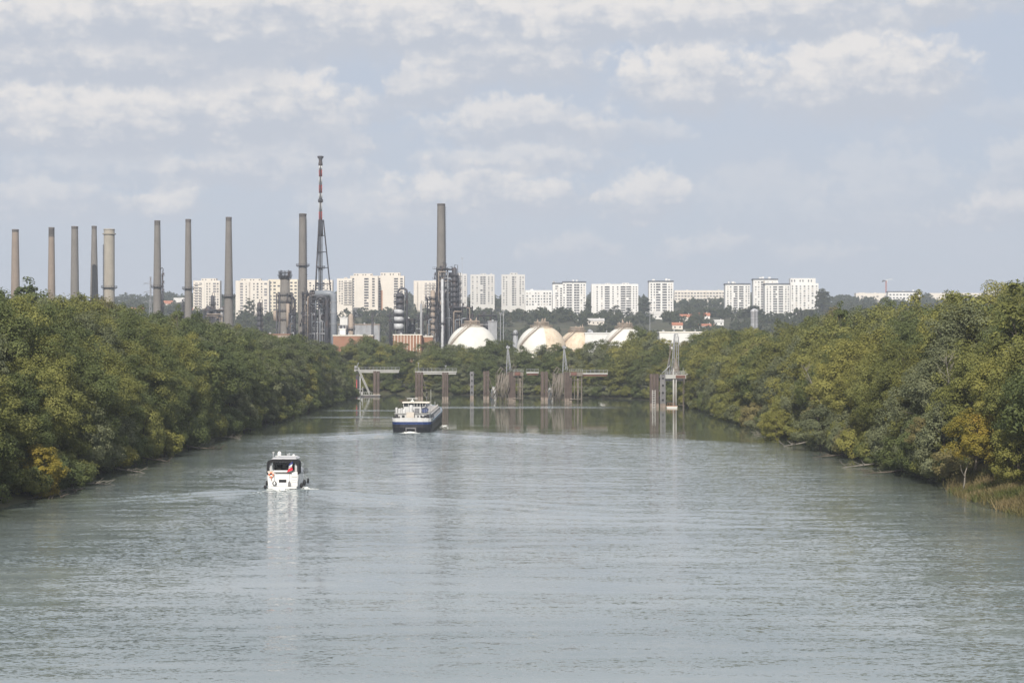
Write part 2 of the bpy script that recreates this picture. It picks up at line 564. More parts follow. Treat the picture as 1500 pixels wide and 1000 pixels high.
def make_water():
    m = bpy.data.materials.new("river_water")
    m.use_nodes = True
    T = NT(m.node_tree)
    b = T.n['Principled BSDF']
    geo = T.new('ShaderNodeNewGeometry')
    pos = geo.outputs['Position']
    p = T.sep(pos)
    x, y = p[0], p[1]
    # where the boats' passage has ruffled the water (a V that opens towards the bridge)
    nb = T.noise(T.v('MULTIPLY', pos, (0.02, 0.05, 0.0)), 1.0, 4, 0.6)
    ax = T.m('ABSOLUTE', T.m('ADD', x, 22.8))
    edge = T.m('SUBTRACT', 452.0, T.m('MULTIPLY', ax, 0.86))
    edge = T.m('ADD', edge, T.m('MULTIPLY', T.m('SUBTRACT', nb, 0.5), 26.0))
    ruff = T.mapr(T.m('SUBTRACT', edge, y), -3.0, 9.0)
    # sheltered strips along both banks stay smoother
    axx = T.m('ABSOLUTE', x)
    nb2 = T.noise(T.v('MULTIPLY', pos, (0.03, 0.09, 0.0)), 1.0, 4, 0.65)
    shore = T.mapr(T.m('ADD', axx, T.m('MULTIPLY', T.m('SUBTRACT', nb2, 0.5), 20.0)), 55.0, 66.0)
    # long cat's-paw bands
    band = T.noise(T.v('MULTIPLY', pos, (0.012, 0.055, 0.0)), 1.0, 5, 0.6)
    bandf = T.mapr(band, 0.36, 0.64, 0.45, 1.3)
    amp = T.m('MULTIPLY', T.m('MULTIPLY', ruff, bandf), T.m('SUBTRACT', 1.0, T.m('MULTIPLY', shore, 0.40)))
    slick = T.noise(T.v('MULTIPLY', pos, (0.040, 0.34, 0.0)), 1.0, 5, 0.62)
    amp = T.m('MULTIPLY', amp, T.mapr(slick, 0.34, 0.66, 0.30, 1.75))
    amp = T.m('MULTIPLY', amp, 0.50)
    # far calm reach: faint streaks of breeze
    st = T.noise(T.v('MULTIPLY', pos, (0.010, 0.16, 0.0)), 1.0, 3, 0.55)
    calm = T.mapr(st, 0.52, 0.66, 0.008, 0.16)
    # the barge's own bow waves that have spread over the calm reach
    def strip(yc, hw, x0, x1):
        a = T.mapr(T.m('ABSOLUTE', T.m('SUBTRACT', T.m('ADD', y, T.m('MULTIPLY', T.m('SUBTRACT', nb, 0.5), 14.0)), yc)), hw, hw * 0.35)
        e = T.m('MULTIPLY', T.mapr(x, x0 - 10, x0 + 10), T.mapr(x, x1 + 14, x1 - 10))
        return T.m('MULTIPLY', a, e)
    bow = T.m('MAXIMUM', strip(622.0, 17.0, -30.0, 34.0), T.m('MULTIPLY', strip(590.0, 9.0, -62.0, -36.0), 0.8))
    bow = T.m('MAXIMUM', bow, T.m('MULTIPLY', strip(530.0, 7.0, -60.0, -38.0), 0.9))
    amp = T.m('MAXIMUM', amp, T.m('MAXIMUM', calm, T.m('MULTIPLY', bow, 1.5)))
    # turbulent trail straight behind each hull
    def trail(bx, by, wid, length):
        back = T.m('SUBTRACT', by, y)
        a = T.mapr(T.m('ABSOLUTE', T.m('SUBTRACT', T.m('ADD', x, T.m('MULTIPLY', T.m('SUBTRACT', nb2, 0.5), 4.0)), bx)), T.m('ADD', wid, T.m('MULTIPLY', back, 0.06)), wid * 0.4)
        return T.m('MULTIPLY', a, T.m('MULTIPLY', T.mapr(back, -2.0, 1.0), T.mapr(back, length, 0.0, 0.0, 1.0, False)))
    tr = T.m('MAXIMUM', trail(YACHT[0], YACHT[1], 5.0, 110.0), trail(BARGE[0], BARGE[1], 9.0, 150.0))
    amp = T.m('ADD', amp, T.m('MULTIPLY', tr, 2.0))
    n1 = T.v('SUBTRACT', T.noise(T.v('MULTIPLY', pos, (0.32, 1.0, 1.0)), 1.25, 5, 0.62, color=True), (0.5, 0.5, 0.5))
    n2 = T.v('SUBTRACT', T.noise(T.v('MULTIPLY', pos, (0.5, 1.0, 1.0)), 5.0, 3, 0.6, color=True), (0.5, 0.5, 0.5))
    nn = T.v('ADD', T.v('MULTIPLY', n1, (0.24, 0.52, 0.0)), T.v('MULTIPLY', n2, (0.50, 1.05, 0.0)))
    nv = T.v('SCALE', nn, None, amp)
    nrm = T.v('NORMALIZE', T.v('ADD', geo.outputs['Normal'], nv))
    T.put(b.inputs['Normal'], nrm)
    # silty green river: paler where the stirred silt hangs
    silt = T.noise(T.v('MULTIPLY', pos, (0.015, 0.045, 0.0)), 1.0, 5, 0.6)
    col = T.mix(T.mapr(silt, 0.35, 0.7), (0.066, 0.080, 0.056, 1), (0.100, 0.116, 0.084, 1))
    # stirred silt plus sky reflection, painted paler on ruffled water and bow waves
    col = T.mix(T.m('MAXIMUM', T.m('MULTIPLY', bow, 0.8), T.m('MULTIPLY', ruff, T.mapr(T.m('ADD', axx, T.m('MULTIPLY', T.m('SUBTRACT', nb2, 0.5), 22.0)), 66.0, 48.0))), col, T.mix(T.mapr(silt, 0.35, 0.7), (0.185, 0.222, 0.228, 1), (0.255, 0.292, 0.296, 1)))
    T.put(b.inputs['Base Color'], col)
    b.inputs['Roughness'].default_value = 0.04
    b.inputs['IOR'].default_value = 1.333
    b.inputs['Specular IOR Level'].default_value = 0.5
    return m


M_WATER = make_water()
river = link("river", np_mesh("river", wv_, wf_, True), M_WATER)
tag(river, "wide grey green river running between wooded banks", "river", kind='structure')

# ------------------------------------------------------------------ trees
def leaf_mat(name, dark, mid, light, yellow=None, yamt=0.0):
    m = bpy.data.materials.new(name)
    m.use_nodes = True
    T = NT(m.node_tree)
    b = T.n['Principled BSDF']
    at_ = T.new('ShaderNodeAttribute', attribute_name='tint')
    oi = T.new('ShaderNodeObjectInfo')
    tc = T.new('ShaderNodeTexCoord')
    t = T.m('ADD', T.m('MULTIPLY', at_.outputs['Fac'], 0.56), T.m('MULTIPLY', oi.outputs['Random'], 0.44))
    c = T.mix(T.mapr(t, 0.12, 0.5), tuple(dark) + (1,), tuple(mid) + (1,))
    c = T.mix(T.mapr(t, 0.5, 0.92), c, tuple(light) + (1,))
    if yellow:
        nz = T.noise(T.v('ADD', tc.outputs['Object'], T.comb(T.m('MULTIPLY', oi.outputs['Random'], 90.0), 0.0, 0.0)), 0.20, 4, 0.6)
        c = T.mix(T.mapr(nz, 0.52, 0.68, 0.0, yamt), c, tuple(yellow) + (1,))
    T.put(b.inputs['Base Color'], c)
    b.inputs['Roughness'].default_value = 0.62
    b.inputs['Specular IOR Level'].default_value = 0.22
    tr = T.new('ShaderNodeBsdfTranslucent')
    T.put(tr.inputs['Color'], T.mix(0.5, c, (0.16, 0.17, 0.025, 1)))
    mx = T.new('ShaderNodeMixShader')
    mx.inputs[0].default_value = 0.34
    T.l.new(b.outputs[0], mx.inputs[1])
    T.l.new(tr.outputs[0], mx.inputs[2])
    T.l.new(mx.outputs[0], T.n['Material Output'].inputs['Surface'])
    return m


L_OLIVE = leaf_mat("olive_leaves", (0.124, 0.134, 0.040), (0.205, 0.212, 0.060), (0.285, 0.284, 0.088), (0.29, 0.26, 0.07), 0.20)
L_GREEN = leaf_mat("dark_green_leaves", (0.074, 0.099, 0.038), (0.124, 0.150, 0.052), (0.182, 0.202, 0.072))
L_YELLOW = leaf_mat("yellowing_leaves", (0.156, 0.158, 0.042), (0.248, 0.242, 0.062), (0.330, 0.312, 0.088), (0.38, 0.32, 0.065), 0.35)
L_GREY = leaf_mat("grey_green_leaves", (0.118, 0.135, 0.072), (0.172, 0.188, 0.098), (0.240, 0.252, 0.140))
L_BROWN = leaf_mat("brownish_leaves", (0.132, 0.122, 0.052), (0.200, 0.178, 0.074), (0.264, 0.230, 0.100), (0.28, 0.21, 0.09), 0.35)
L_GOLD = leaf_mat("golden_leaves", (0.15, 0.135, 0.03), (0.26, 0.22, 0.04), (0.38, 0.29, 0.05), (0.36, 0.20, 0.05), 0.35)
L_FAR = leaf_mat("hillside_leaves", (0.030, 0.046, 0.026), (0.052, 0.068, 0.034), (0.090, 0.096, 0.046), (0.11, 0.08, 0.04), 0.5)
M_BARK = mat("grey_bark", (0.105, 0.088, 0.068), 0.9, 0.3, 0.8)
M_PALEBARK = mat("pale_dead_wood", (0.22, 0.20, 0.17), 0.9, 0.2, 1.0)


def unit(a):
    return a / np.maximum(1e-9, np.linalg.norm(a, axis=1, keepdims=True))


def leaves_from(rng, C, N, size, tint):
    """rhombic leaf sprays at points C with normals N"""
    n = len(C)
    N = unit(N)
    ref = rng.normal(size=(n, 3))
    U = unit(np.cross(N, ref))
    W = np.cross(N, U)
    s = (size * rng.uniform(0.6, 1.35, n))[:, None]
    fold = (s * rng.uniform(-0.25, 0.25, n)[:, None]) * N
    v = np.stack([C - U * s * 0.72, C - W * s * 0.42 + fold, C + U * s * 0.72, C + W * s * 0.42 + fold], 1).reshape(-1, 3)
    f = np.arange(4 * n).reshape(-1, 4)
    return v, f, np.repeat(tint, 4)


def crown_np(seed, H, Rad, z0=0.06, nclump=90, nleaf=85, leaf=0.42, cr=1.5, top=1.0, droop=0.0, open_=0.0):
    """egg-shaped crown of leaf clumps carried by a few big limbs; open_ leaves gaps"""
    rng = np.random.default_rng(seed)
    ph = rng.uniform(0, 6.28, 8)
    cen, crad, ctint = [], [], []
    zc, rz = H * (0.5 + z0 / 2), H * (1 - z0) / 2
    nl = 9 + int(rng.integers(0, 4))
    lobe = unit(rng.normal(size=(nl, 3)) + np.array([0, 0, 0.25]))
    lr = rng.uniform(0.82, 1.18, nl)
    lt = rng.uniform(0.0, 1.0, nl)
    tries = 0
    while len(cen) < nclump and tries < nclump * 12:
        tries += 1
        d = rng.normal(size=3); d /= np.linalg.norm(d)
        if d[2] < -0.85: continue
        k = int(np.argmax(lobe @ d))
        q = lobe[k] @ d
        if open_ and q < open_: continue
        w = lr[k] * (0.60 + 0.46 * q) * (1 + 0.08 * math.sin(3 * math.atan2(d[1], d[0]) + ph[0]) + 0.07 * math.sin(7 * d[2] + ph[1]))
        rr = rng.uniform(0.42, 1.0) ** 0.55 * w
        u = d[2]
        wid = (1 - 0.30 * max(0, u) ** 2) * (1 - 0.14 * max(0, -u))
        p = np.array([Rad * d[0] * rr * wid, Rad * d[1] * rr * wid, zc + rz * u * min(rr, 1.05) * (top if u > 0 else 1)])
        if droop: p[2] -= droop * (rr ** 2) * abs(1 - u)
        if p[2] < 0.25: continue
        cen.append(p); crad.append(cr * rng.uniform(0.6, 1.35)); ctint.append(0.55 * lt[k] + 0.45 * rng.uniform())
    cen = np.array(cen); crad = np.array(crad); ctint = np.array(ctint)
    n = len(cen)
    m = nleaf
    d = unit(rng.normal(size=(n * m, 3)))
    out = unit(np.repeat(cen - np.array([0, 0, zc * 0.8]), m, 0))
    d = unit(d + 0.45 * out + np.array([0, 0, 0.18]))
    r = np.repeat(crad, m) * rng.uniform(0.15, 1.0, n * m) ** 0.45
    C = np.repeat(cen, m, 0) + d * r[:, None] * np.array([1.0, 1.0, 0.95])
    C[:, 2] = np.maximum(C[:, 2], 0.1)
    N = d * 0.85 + out * 0.45 + rng.normal(size=(n * m, 3)) * 0.34 + np.array([0, 0, 0.10])
    t = np.clip(np.repeat(ctint, m) + rng.normal(size=n * m) * 0.13, 0, 1)
    return leaves_from(rng, C, N, leaf, t), cen


def trunk_mb(seed, H, cen, base_r=0.32):
    rng = random.Random(seed)
    mb = MB()
    top = (rng.uniform(-.5, .5), rng.uniform(-.5, .5), H * 0.72)
    pts = [(0, 0, -1.2)] + [(top[0] * t + rng.uniform(-.15, .15), top[1] * t + rng.uniform(-.15, .15), top[2] * t) for t in (0.12, 0.35, 0.6, 0.8, 1.0)]
    mb.tube(pts, [base_r * 1.35, base_r * 1.05, base_r * 0.85, base_r * 0.6, base_r * 0.4, base_r * 0.15], 7)
    idx = list(range(len(cen)))
    rng.shuffle(idx)
    for i in idx[:14]:
        c = cen[i]
        z = max(H * 0.12, min(H * 0.66, c[2] - rng.uniform(1.0, 4.0)))
        t = z / top[2]
        a = (top[0] * t, top[1] * t, z)
        mid = ((a[0] + c[0]) * 0.45, (a[1] + c[1]) * 0.45, a[2] * 0.45 + c[2] * 0.55)
        mb.tube([a, mid, tuple(c)], [base_r * 0.42, base_r * 0.25, 0.03], 5)
    return mb


WANTED = []


class TreeKind:
    def __init__(self, name, specs, bark=None):
        self.name = name
        self.var = []
        for (seed, H, Rad, kw, br) in specs:
            (v, f, t), cen = crown_np(seed, H, Rad, **kw)
            cm = np_mesh(name + "_crown", v, f, False, t)
            cm.materials.append(L_OLIVE)
            tm = trunk_mb(seed, H, cen, br).mesh(name + "_trunk", bark or M_BARK)
            self.var.append((cm, tm, H, Rad, v, t))

    def want(self, size, *a):
        WANTED.append((size, self, a))

    def place(self, i, x, y, z, h, rs, leafm, label, cat, group, rz=None):
        cm, tm, H, Rad, _, _ = self.var[i % len(self.var)]
        r = empty(self.name, (x, y, z), label, cat, group, R.uniform(0, 6.28) if rz is None else rz)
        s = h / H
        r.scale = (rs, rs, s)
        c = link("crown", cm, None, r)
        c.material_slots[0].link = 'OBJECT'
        c.material_slots[0].material = leafm
        link("trunk", tm, None, r)
        return r


K_NEAR = TreeKind("leafy_tree", [(s, 25.0, 6.6, dict(nclump=105, nleaf=230, leaf=0.27, cr=1.85), 0.34) for s in (11, 12, 13, 14, 15)])
K_FAR = TreeKind("leafy_tree", [(s, 25.0, 6.6, dict(nclump=90, nleaf=125, leaf=0.40, cr=1.85), 0.34) for s in (21, 22, 23, 24, 25)])
K_WILLOW = TreeKind("willow_tree", [(s, 12.0, 4.6, dict(nclump=80, nleaf=130, leaf=0.27, cr=1.2, droop=0.8, z0=0.0), 0.22) for s in (31, 32, 33)])
K_SHRUB = TreeKind("riverside_shrub", [(s, 5.0, 3.0, dict(nclump=42, nleaf=120, leaf=0.24, cr=0.95, z0=0.0), 0.10) for s in (41, 42, 43, 44)])
K_POPLAR = TreeKind("poplar_tree", [(s, 28.0, 3.6, dict(nclump=85, nleaf=70, leaf=0.46, cr=1.2, z0=0.08, open_=0.45), 0.30) for s in (51, 52, 53)])


def prof(px, pts):
    for (a, b), (c, d) in zip(pts, pts[1:]):
        if a <= px <= c:
            return b + (d - b) * (px - a) / (c - a)
    return pts[0][1] if px < pts[0][0] else pts[-1][1]


SKY_W = [(-200, 424), (0, 424), (40, 418), (62, 425), (75, 436), (105, 438), (130, 430), (165, 436), (200, 455), (240, 462), (300, 470), (340, 478), (400, 492), (450, 496), (512, 506)]
SKY_E = [(990, 490), (1010, 488), (1050, 476), (1085, 480), (1105, 484), (1150, 472), (1200, 458), (1260, 444), (1330, 436), (1400, 428), (1440, 432), (1480, 420), (1500, 408), (1700, 404)]


def pick_leaf(bank, d, row):
    """the chimney-side bank turns from olive near the bridge to dark green far off; the other bank is yellower"""
    a = R.random()
    if bank < 0:
        far = min(1.0, max(0.0, (d - 300) / 280))
        if a < 0.30 + 0.42 * far: return L_GREEN, "dark green"
        if a < 0.80: return L_OLIVE, "olive green"
        if a < 0.90 - .05 * far: return L_YELLOW, "yellowish green"
        return L_GREY, "grey green"
    if a < 0.20: return L_GREEN, "dark green"
    if a < 0.66: return L_OLIVE, "olive green"
    if a < 0.86: return L_YELLOW, "yellowish green"
    if a < 0.97: return L_GREY, "grey green"
    return L_BROWN, "brownish"


SIDE = {-1: "on the bank below the chimneys", 1: "on the bank opposite the yacht"}


def ribbon(bank):
    where = SIDE[bank]
    gname = "trees " + where
    # row offsets from the waterline, tree height range, spacing along the river
    rows = [(6.0, (14, 20), 9.2), (12.5, (19, 25), 10.0), (21, (22, 28), 11.5), (30, (24, 29), 13.5), (41, (26, 34), 14), (58, (27, 36), 17)]
    if bank < 0:
        rows += [(80, (29, 38), 19), (108, (30, 40), 22), (140, (31, 41), 26)]
    ymax = 745 if bank < 0 else 672
    for k, (off, (h0, h1), sp) in enumerate(rows):
        y = 152.0 + (0 if k < 2 else 14) + R.uniform(0, 4)
        if k > 5: y = 280
        while y < ymax + (4 if k else 0):
            x = bank * (65 + off + R.uniform(-1.6, 1.6) * (1 + 0.25 * k))
            yy = y + R.uniform(-2.0, 2.0)
            step = sp * R.uniform(0.85, 1.2) * (1 + 0.0005 * (y - 200))
            px = CX + x * F / yy
            h = R.uniform(h0, h1)
            capz = at(px, prof(px, SKY_W if bank < 0 else SKY_E) + R.uniform(-5, 11), yy)[1]
            z = gz(x, yy) - 0.2
            capped = h > capz - z
            h = min(h, capz - z) if k >= 2 else min(h, (capz - z) * 1.0)
            y += step
            if not (-260 < px < 1900) or h < 9: continue
            seen = -40 < px < 1545
            if yy > 745 and x < -110: continue
            lm, word = pick_leaf(bank, yy, k)
            if bank < 0 and k > 4:
                lm, word = R.choice([(L_BROWN, 'brownish'), (L_GREY, 'grey green'), (L_OLIVE, 'olive green'), (L_GREEN, 'dark green')])
            edge = "at the water's edge " if k < 2 else "in the rear treetops "
            kind = K_NEAR if yy < 400 else K_FAR
            rs = R.uniform(0.88, 1.18) * (0.92 if k == 0 else 1.0) * (1.1 if k > 3 else 1.0)
            kind.want((h * (1.0 if k < 2 else .75 if k < 4 else .5)) / yy if seen else 0.0, R.randrange(5), x, yy, z, h, rs, lm, f"{word} leafy tree {edge}{where}", "tree", gname)
    # low overhanging growth along the waterline
    y = 205.0
    while y < ymax + 14:
        x = bank * (65.2 + R.uniform(-1.2, 2.2))
        yy = y + R.uniform(-1.5, 1.5)
        px = CX + x * F / yy
        gap = 4.4 * (1 + 0.0006 * (y - 200))
        y += gap * R.uniform(0.7, 1.35)
        if bank > 0 and yy < 256: continue
        if not (-40 < px < 1545): continue
        z = max(-0.1, gz(x, yy) - 0.2)
        lm, word = pick_leaf(bank, yy, 0)
        if R.random() < 0.26:
            if R.random() < 0.5: lm, word = L_GREY, "grey green"
            K_WILLOW.place(R.randrange(3), x + bank * 1.5, yy, z, R.uniform(8, 13), R.uniform(0.75, 1.05), lm, f"{word} low willow leaning over the water {where}", "willow", "willows " + where)
        else:
            K_SHRUB.place(R.randrange(4), x, yy, z, R.uniform(3.2, 7.0), R.uniform(0.8, 1.3), lm, f"{word} shrub overhanging the water {where}", "shrub", "shrubs " + where)


ribbon(-1)
ribbon(1)

# trees that stand out by themselves
K_WILLOW.place(0, -63.6, 243.0, 0.1, 6.5, 0.72, L_GOLD, "low bright yellow bush over the muddy shore at the near end of the wood", "bush", None)
K_WILLOW.place(1, 65.2, 246.0, 4.2, 7.5, 0.75, L_GOLD, "golden yellow autumn foliage hanging above the dry grass spit", "tree", None)
K_WILLOW.place(2, 67.5, 233.0, 2.5, 8.0, 0.80, L_YELLOW, "yellow green tree standing behind the dry grass spit", "tree", None)
K_WILLOW.place(0, 63.6, 272.0, 5.0, 4.5, 0.42, L_BROWN, "small orange brown spray of leaves in front of the wood", "tree", None)
K_WILLOW.place(1, 62.5, 352.0, 0.0, 9.0, 0.95, L_GREY, "pale silvery green willow spilling over the water", "willow", None)
K_WILLOW.place(2, 60.5, 395.0, 0.0, 7.0, 0.75, L_YELLOW, "yellow green bush at the tip of the wooded point", "bush", None)
for (px, top, Y, rs, word) in ((40, 418, 470, 1.25, "broad dark treetop between the first two chimneys"), (262, 455, 560, 0.8, "pointed dark poplar beside the chimney with the small platform"),
                               (288, 458, 590, 0.8, "dark poplar top just in front of the old boiler frames"), (1232, 452, 420, 0.7, "slender dark poplar rising in front of the tower blocks"),
                               (1395, 424, 300, 1.0, "poplar with a ragged crown below the tower crane"), (1420, 420, 296, 1.0, "tall poplar topping the wood below the long low housing block"), (1491, 408, 262, 1.05, "tallest poplar at the very edge of the wood")):
    x, zt = at(px, top, Y)
    z = gz(x, Y)
    K_POPLAR.place(R.randrange(3), x, Y, z, zt - z, rs, L_GREEN if Y > 330 else L_OLIVE, word, "poplar", None)

# the far bank where the river bends: trees in front of the refinery
FAR_SKY = [(480, 500), (505, 498), (545, 486), (572, 486), (578, 496), (596, 499), (600, 530), (611, 530), (616, 499), (630, 492), (660, 500), (690, 505), (705, 500), (728, 494), (752, 506), (765, 512), (790, 512), (800, 500), (815, 484), (830, 512), (846, 506),
           (862, 498), (876, 494), (890, 505), (905, 492), (925, 474), (950, 486), (985, 492), (1010, 490), (1030, 486), (1060, 480)]
for k, (off, sp) in enumerate(((4, 8.5), (11, 8.5), (20, 9.0), (32, 10.0), (46, 12.0))):
    pts = [(-100, 838), (-70, 828), (-20, 801), (25, 769), (52, 736), (66, 700), (90, 690)]
    s = 0.0
    for (ax, ay), (bx_, by_) in zip(pts, pts[1:]):
        L = math.hypot(bx_ - ax, by_ - ay)
        nxv, nyv = -(by_ - ay) / L, (bx_ - ax) / L
        t = R.uniform(0, 4)
        while t < L:
            x = ax + (bx_ - ax) * t / L + nxv * off + R.uniform(-1.5, 1.5)
            y = ay + (by_ - ay) * t / L + nyv * off + R.uniform(-1.5, 1.5)
            t += sp * R.uniform(0.8, 1.2)
            px = CX + x * F / y
            z = gz(x, y) - 0.2
            hmax = at(px, prof(px, FAR_SKY) + R.uniform(-2, 6), y)[1] - z
            h = hmax * (0.62 if k == 0 else 0.9 if k == 1 else 1.0) * R.uniform(0.80, 1.06)
            if 598 < px < 613 and k > 0: h = min(h, at(px, 535, y)[1] - z)
            if h < 5: continue
            lm, word = pick_leaf(-1 if px < 900 else 1, 450, k)
            K_FAR.want(h * (1.0 if k < 2 else .55) / y, R.randrange(5), x, y, z, h, R.uniform(0.9, 1.15) * min(1.05, h / 17), lm, f"{word} leafy tree behind the mooring piles on the far bank", "tree", "trees on the far bank")
    if k == 0:
        for (ax, ay), (bx_, by_) in zip(pts, pts[1:]):
            L = math.hypot(bx_ - ax, by_ - ay)
            t = 0.0
            while t < L:
                x = ax + (bx_ - ax) * t / L + R.uniform(-1, 1)
                y = ay + (by_ - ay) * t / L + R.uniform(-1, 1) + 1.0
                t += R.uniform(5, 8)
                lm, word = pick_leaf(-1, 400, 0)
                K_SHRUB.place(R.randrange(4), x, y, max(0, gz(x, y)) - 0.1, R.uniform(3.5, 6.5), R.uniform(0.9, 1.4), lm, f"{word} shrub along the far bank behind the mooring piles", "shrub", "shrubs along the far bank")

WANTED.sort(key=lambda q: -q[0])
for size, kind, a in WANTED[:285]:
    kind.place(*a)
V, Fm, Tt, vi = [], [], [], 0
LM = [L_OLIVE, L_GREEN, L_YELLOW, L_GREY, L_BROWN]
for size, kind, a in WANTED[285:]:
    i, x, y, z, h, rs, lm = a[:7]
    _, _, H, Rad, v, t = K_FAR.var[i]
    an = R.uniform(0, 6.28)
    ca, sa = math.cos(an), math.sin(an)
    V.append(np.stack([(v[:, 0] * ca - v[:, 1] * sa) * rs + x, (v[:, 0] * sa + v[:, 1] * ca) * rs + y, v[:, 2] * h / H + z], 1))
    Tt.append(np.clip(t * .8 + R.uniform(-.15, .3), 0, 1))
    Fm.append(np.full(len(v) // 4, LM.index(lm), dtype=np.int32))
V = np.concatenate(V)
me = np_mesh("rear_woodland", V, np.arange(len(V)).reshape(-1, 4), False, np.concatenate(Tt))
for q in LM:
    me.materials.append(q)
me.polygons.foreach_set('material_index', np.concatenate(Fm))
tag(link("rear_woodland", me), "mass of further treetops filling the woods behind the front rows", "woodland", kind='stuff')

# dead wood on the banks
mb = MB()
mb.tube([(0, 0, 0), (0.25, 0, 1.2), (0.35, 0.1, 2.6), (0.9, 0.1, 4.2)], [0.14, 0.12, 0.09, 0.04], 6)
mb.tube([(0.3, 0, 2.0), (-0.2, 0, 3.0), (-0.3, 0, 3.8)], [0.06, 0.04, 0.02], 5)
tag(mb.build("dead_trunk", M_PALEBARK, None, (63.8, 247.5, 0.3)), "thin pale bare trunk leaning at the start of the dry grass spit", "dead trunk")


def bare_tree(x, y, z, h, lean, label):
    rng = random.Random(int(x * 7 + y))
    r = empty("bare_tree", (x, y, z), label, "bare tree")
    mb = MB()
    mb.tube([(0, 0, 0), (lean * .5, -.3, h * .5), (lean, -.8, h)], [0.16, 0.10, 0.03], 6)
    mb.build("trunk", M_PALEBARK, r)
    mb = MB()
    for k in range(16):
        t = rng.uniform(0.3, 0.97)
        a = (lean * t, -.5 * t, h * t)
        an = rng.uniform(0, 6.28)
        l = rng.uniform(1.0, 3.2) * (1.2 - t * .5)
        m1 = (a[0] + math.cos(an) * l * .5, a[1] + math.sin(an) * l * .5, a[2] + l * .45)
        e = (a[0] + math.cos(an) * l * .8, a[1] + math.sin(an) * l * .8, a[2] + l * 1.0)
        mb.tube([a, m1, e], [0.05, 0.035, 0.012], 4)
        mb.tube([m1, (m1[0] + rng.uniform(-1, 1), m1[1] + rng.uniform(-1, 1), m1[2] + rng.uniform(.2, 1))], [0.03, 0.01], 4)
    mb.build("branches", M_PALEBARK, r)


bare_tree(66.5, 368, 6.5, 10.0, -4.5, "leafless pale branches slanting out of the wood above the silvery willow")
bare_tree(68.0, 270, 12.0, 7.0, -1.2, "bare thin twigs showing high in the yellowish wood")

mb = MB()
for i in range(26):
    x, y = R.uniform(-1.6, 2.4), R.uniform(-9, 9)
    a = R.uniform(-0.5, 0.5) + 1.3
    l = R.uniform(1.0, 3.5)
    mb.tube([(x, y, 0.1), (x + l * math.cos(a) * .5, y + l * math.sin(a) * .5, 0.28), (x + l * math.cos(a), y + l * math.sin(a), R.uniform(0.1, .5))], [0.07, 0.06, 0.03], 5)
tag(mb.build("driftwood", M_BARK, None, (-62.5, 246, 0)), "driftwood and sticks lying in the mud at the shore", "driftwood", kind='stuff')

for (x, y, rz) in ((-63.2, 262, .4), (-63.0, 291, -.3), (-63.4, 318, .2), (-62.0, 356, .5), (-63.6, 402, -.2), (62.6, 286, 2.7), (63.2, 305, 3.4), (62.2, 331, 2.9), (61.8, 372, 3.3), (62.6, 420, 2.8)):
    mb = MB()
    L = R.uniform(3.5, 6.5)
    mb.tube([(-2.0, 0, .9), (0, 0, .45), (L * .6, .3, .15), (L, .2, -.1)], [.16, .14, .09, .03], 6)
    for k in range(6):
        t = R.uniform(.15, .9)
        an = R.uniform(-1.1, 1.1)
        l = R.uniform(.8, 2.2)
        mb.tube([(L * t, .15, .4 - .4 * t), (L * t + l * .6 * math.cos(an), l * .6 * math.sin(an), .6), (L * t + l * math.cos(an), l * math.sin(an), R.uniform(.2, 1.2))], [.06, .045, .015], 5)
    o = mb.build("fallen_branch", M_PALEBARK if R.random() < .5 else M_BARK, None, (x, y, 0.05))
    o.rotation_euler = (0, 0, rz)
    tag(o, "fallen branch dipping into the water along the shaded bank edge", "branch", "fallen branches along the waterline")

# dry grass spit on the sunny bank
rng = np.random.default_rng(5)
n = 20000
gx, gy = rng.uniform(60.0, 71, n), rng.uniform(198, 258, n)
sdg = river_sd(gx, gy)
ok = sdg > rng.uniform(-0.6, 1.2, n)
gx, gy = gx[ok], gy[ok]
zz = np.maximum(0.0, ground_z(gx, gy))
n = len(gx)
hgt = rng.uniform(0.4, 1.35, n) * (0.75 + 0.25 * np.sin(gx * 1.1) * np.sin(gy * 0.5))
an = rng.uniform(0, 6.28, n)
wd = rng.uniform(0.03, 0.08, n)
lx, ly = rng.normal(0, .35, n), rng.normal(0, .35, n)
vs = np.stack([np.stack([gx - np.cos(an) * wd, gy - np.sin(an) * wd, zz - .1], 1), np.stack([gx + np.cos(an) * wd, gy + np.sin(an) * wd, zz - .1], 1),
               np.stack([gx + lx + np.cos(an) * wd * .4, gy + ly + np.sin(an) * wd * .4, zz + hgt], 1), np.stack([gx + lx - np.cos(an) * wd * .4, gy + ly - np.sin(an) * wd * .4, zz + hgt], 1)], 1).reshape(-1, 3)
tint = np.clip(0.5 + 0.35 * np.sin(gx * 0.9 + gy * .35) + 0.25 * np.sin(gy * 0.8), 0, 1)
M_DRY = leaf_mat("dry_grass", (0.10, 0.115, 0.035), (0.20, 0.165, 0.075), (0.34, 0.26, 0.15))
tag(link("dry_grass", np_mesh("dry_grass", vs, np.arange(4 * n).reshape(-1, 4), False, np.repeat(tint, 4)), M_DRY), "tall dry straw coloured grass and reeds on the low spit", "grass", kind='stuff')

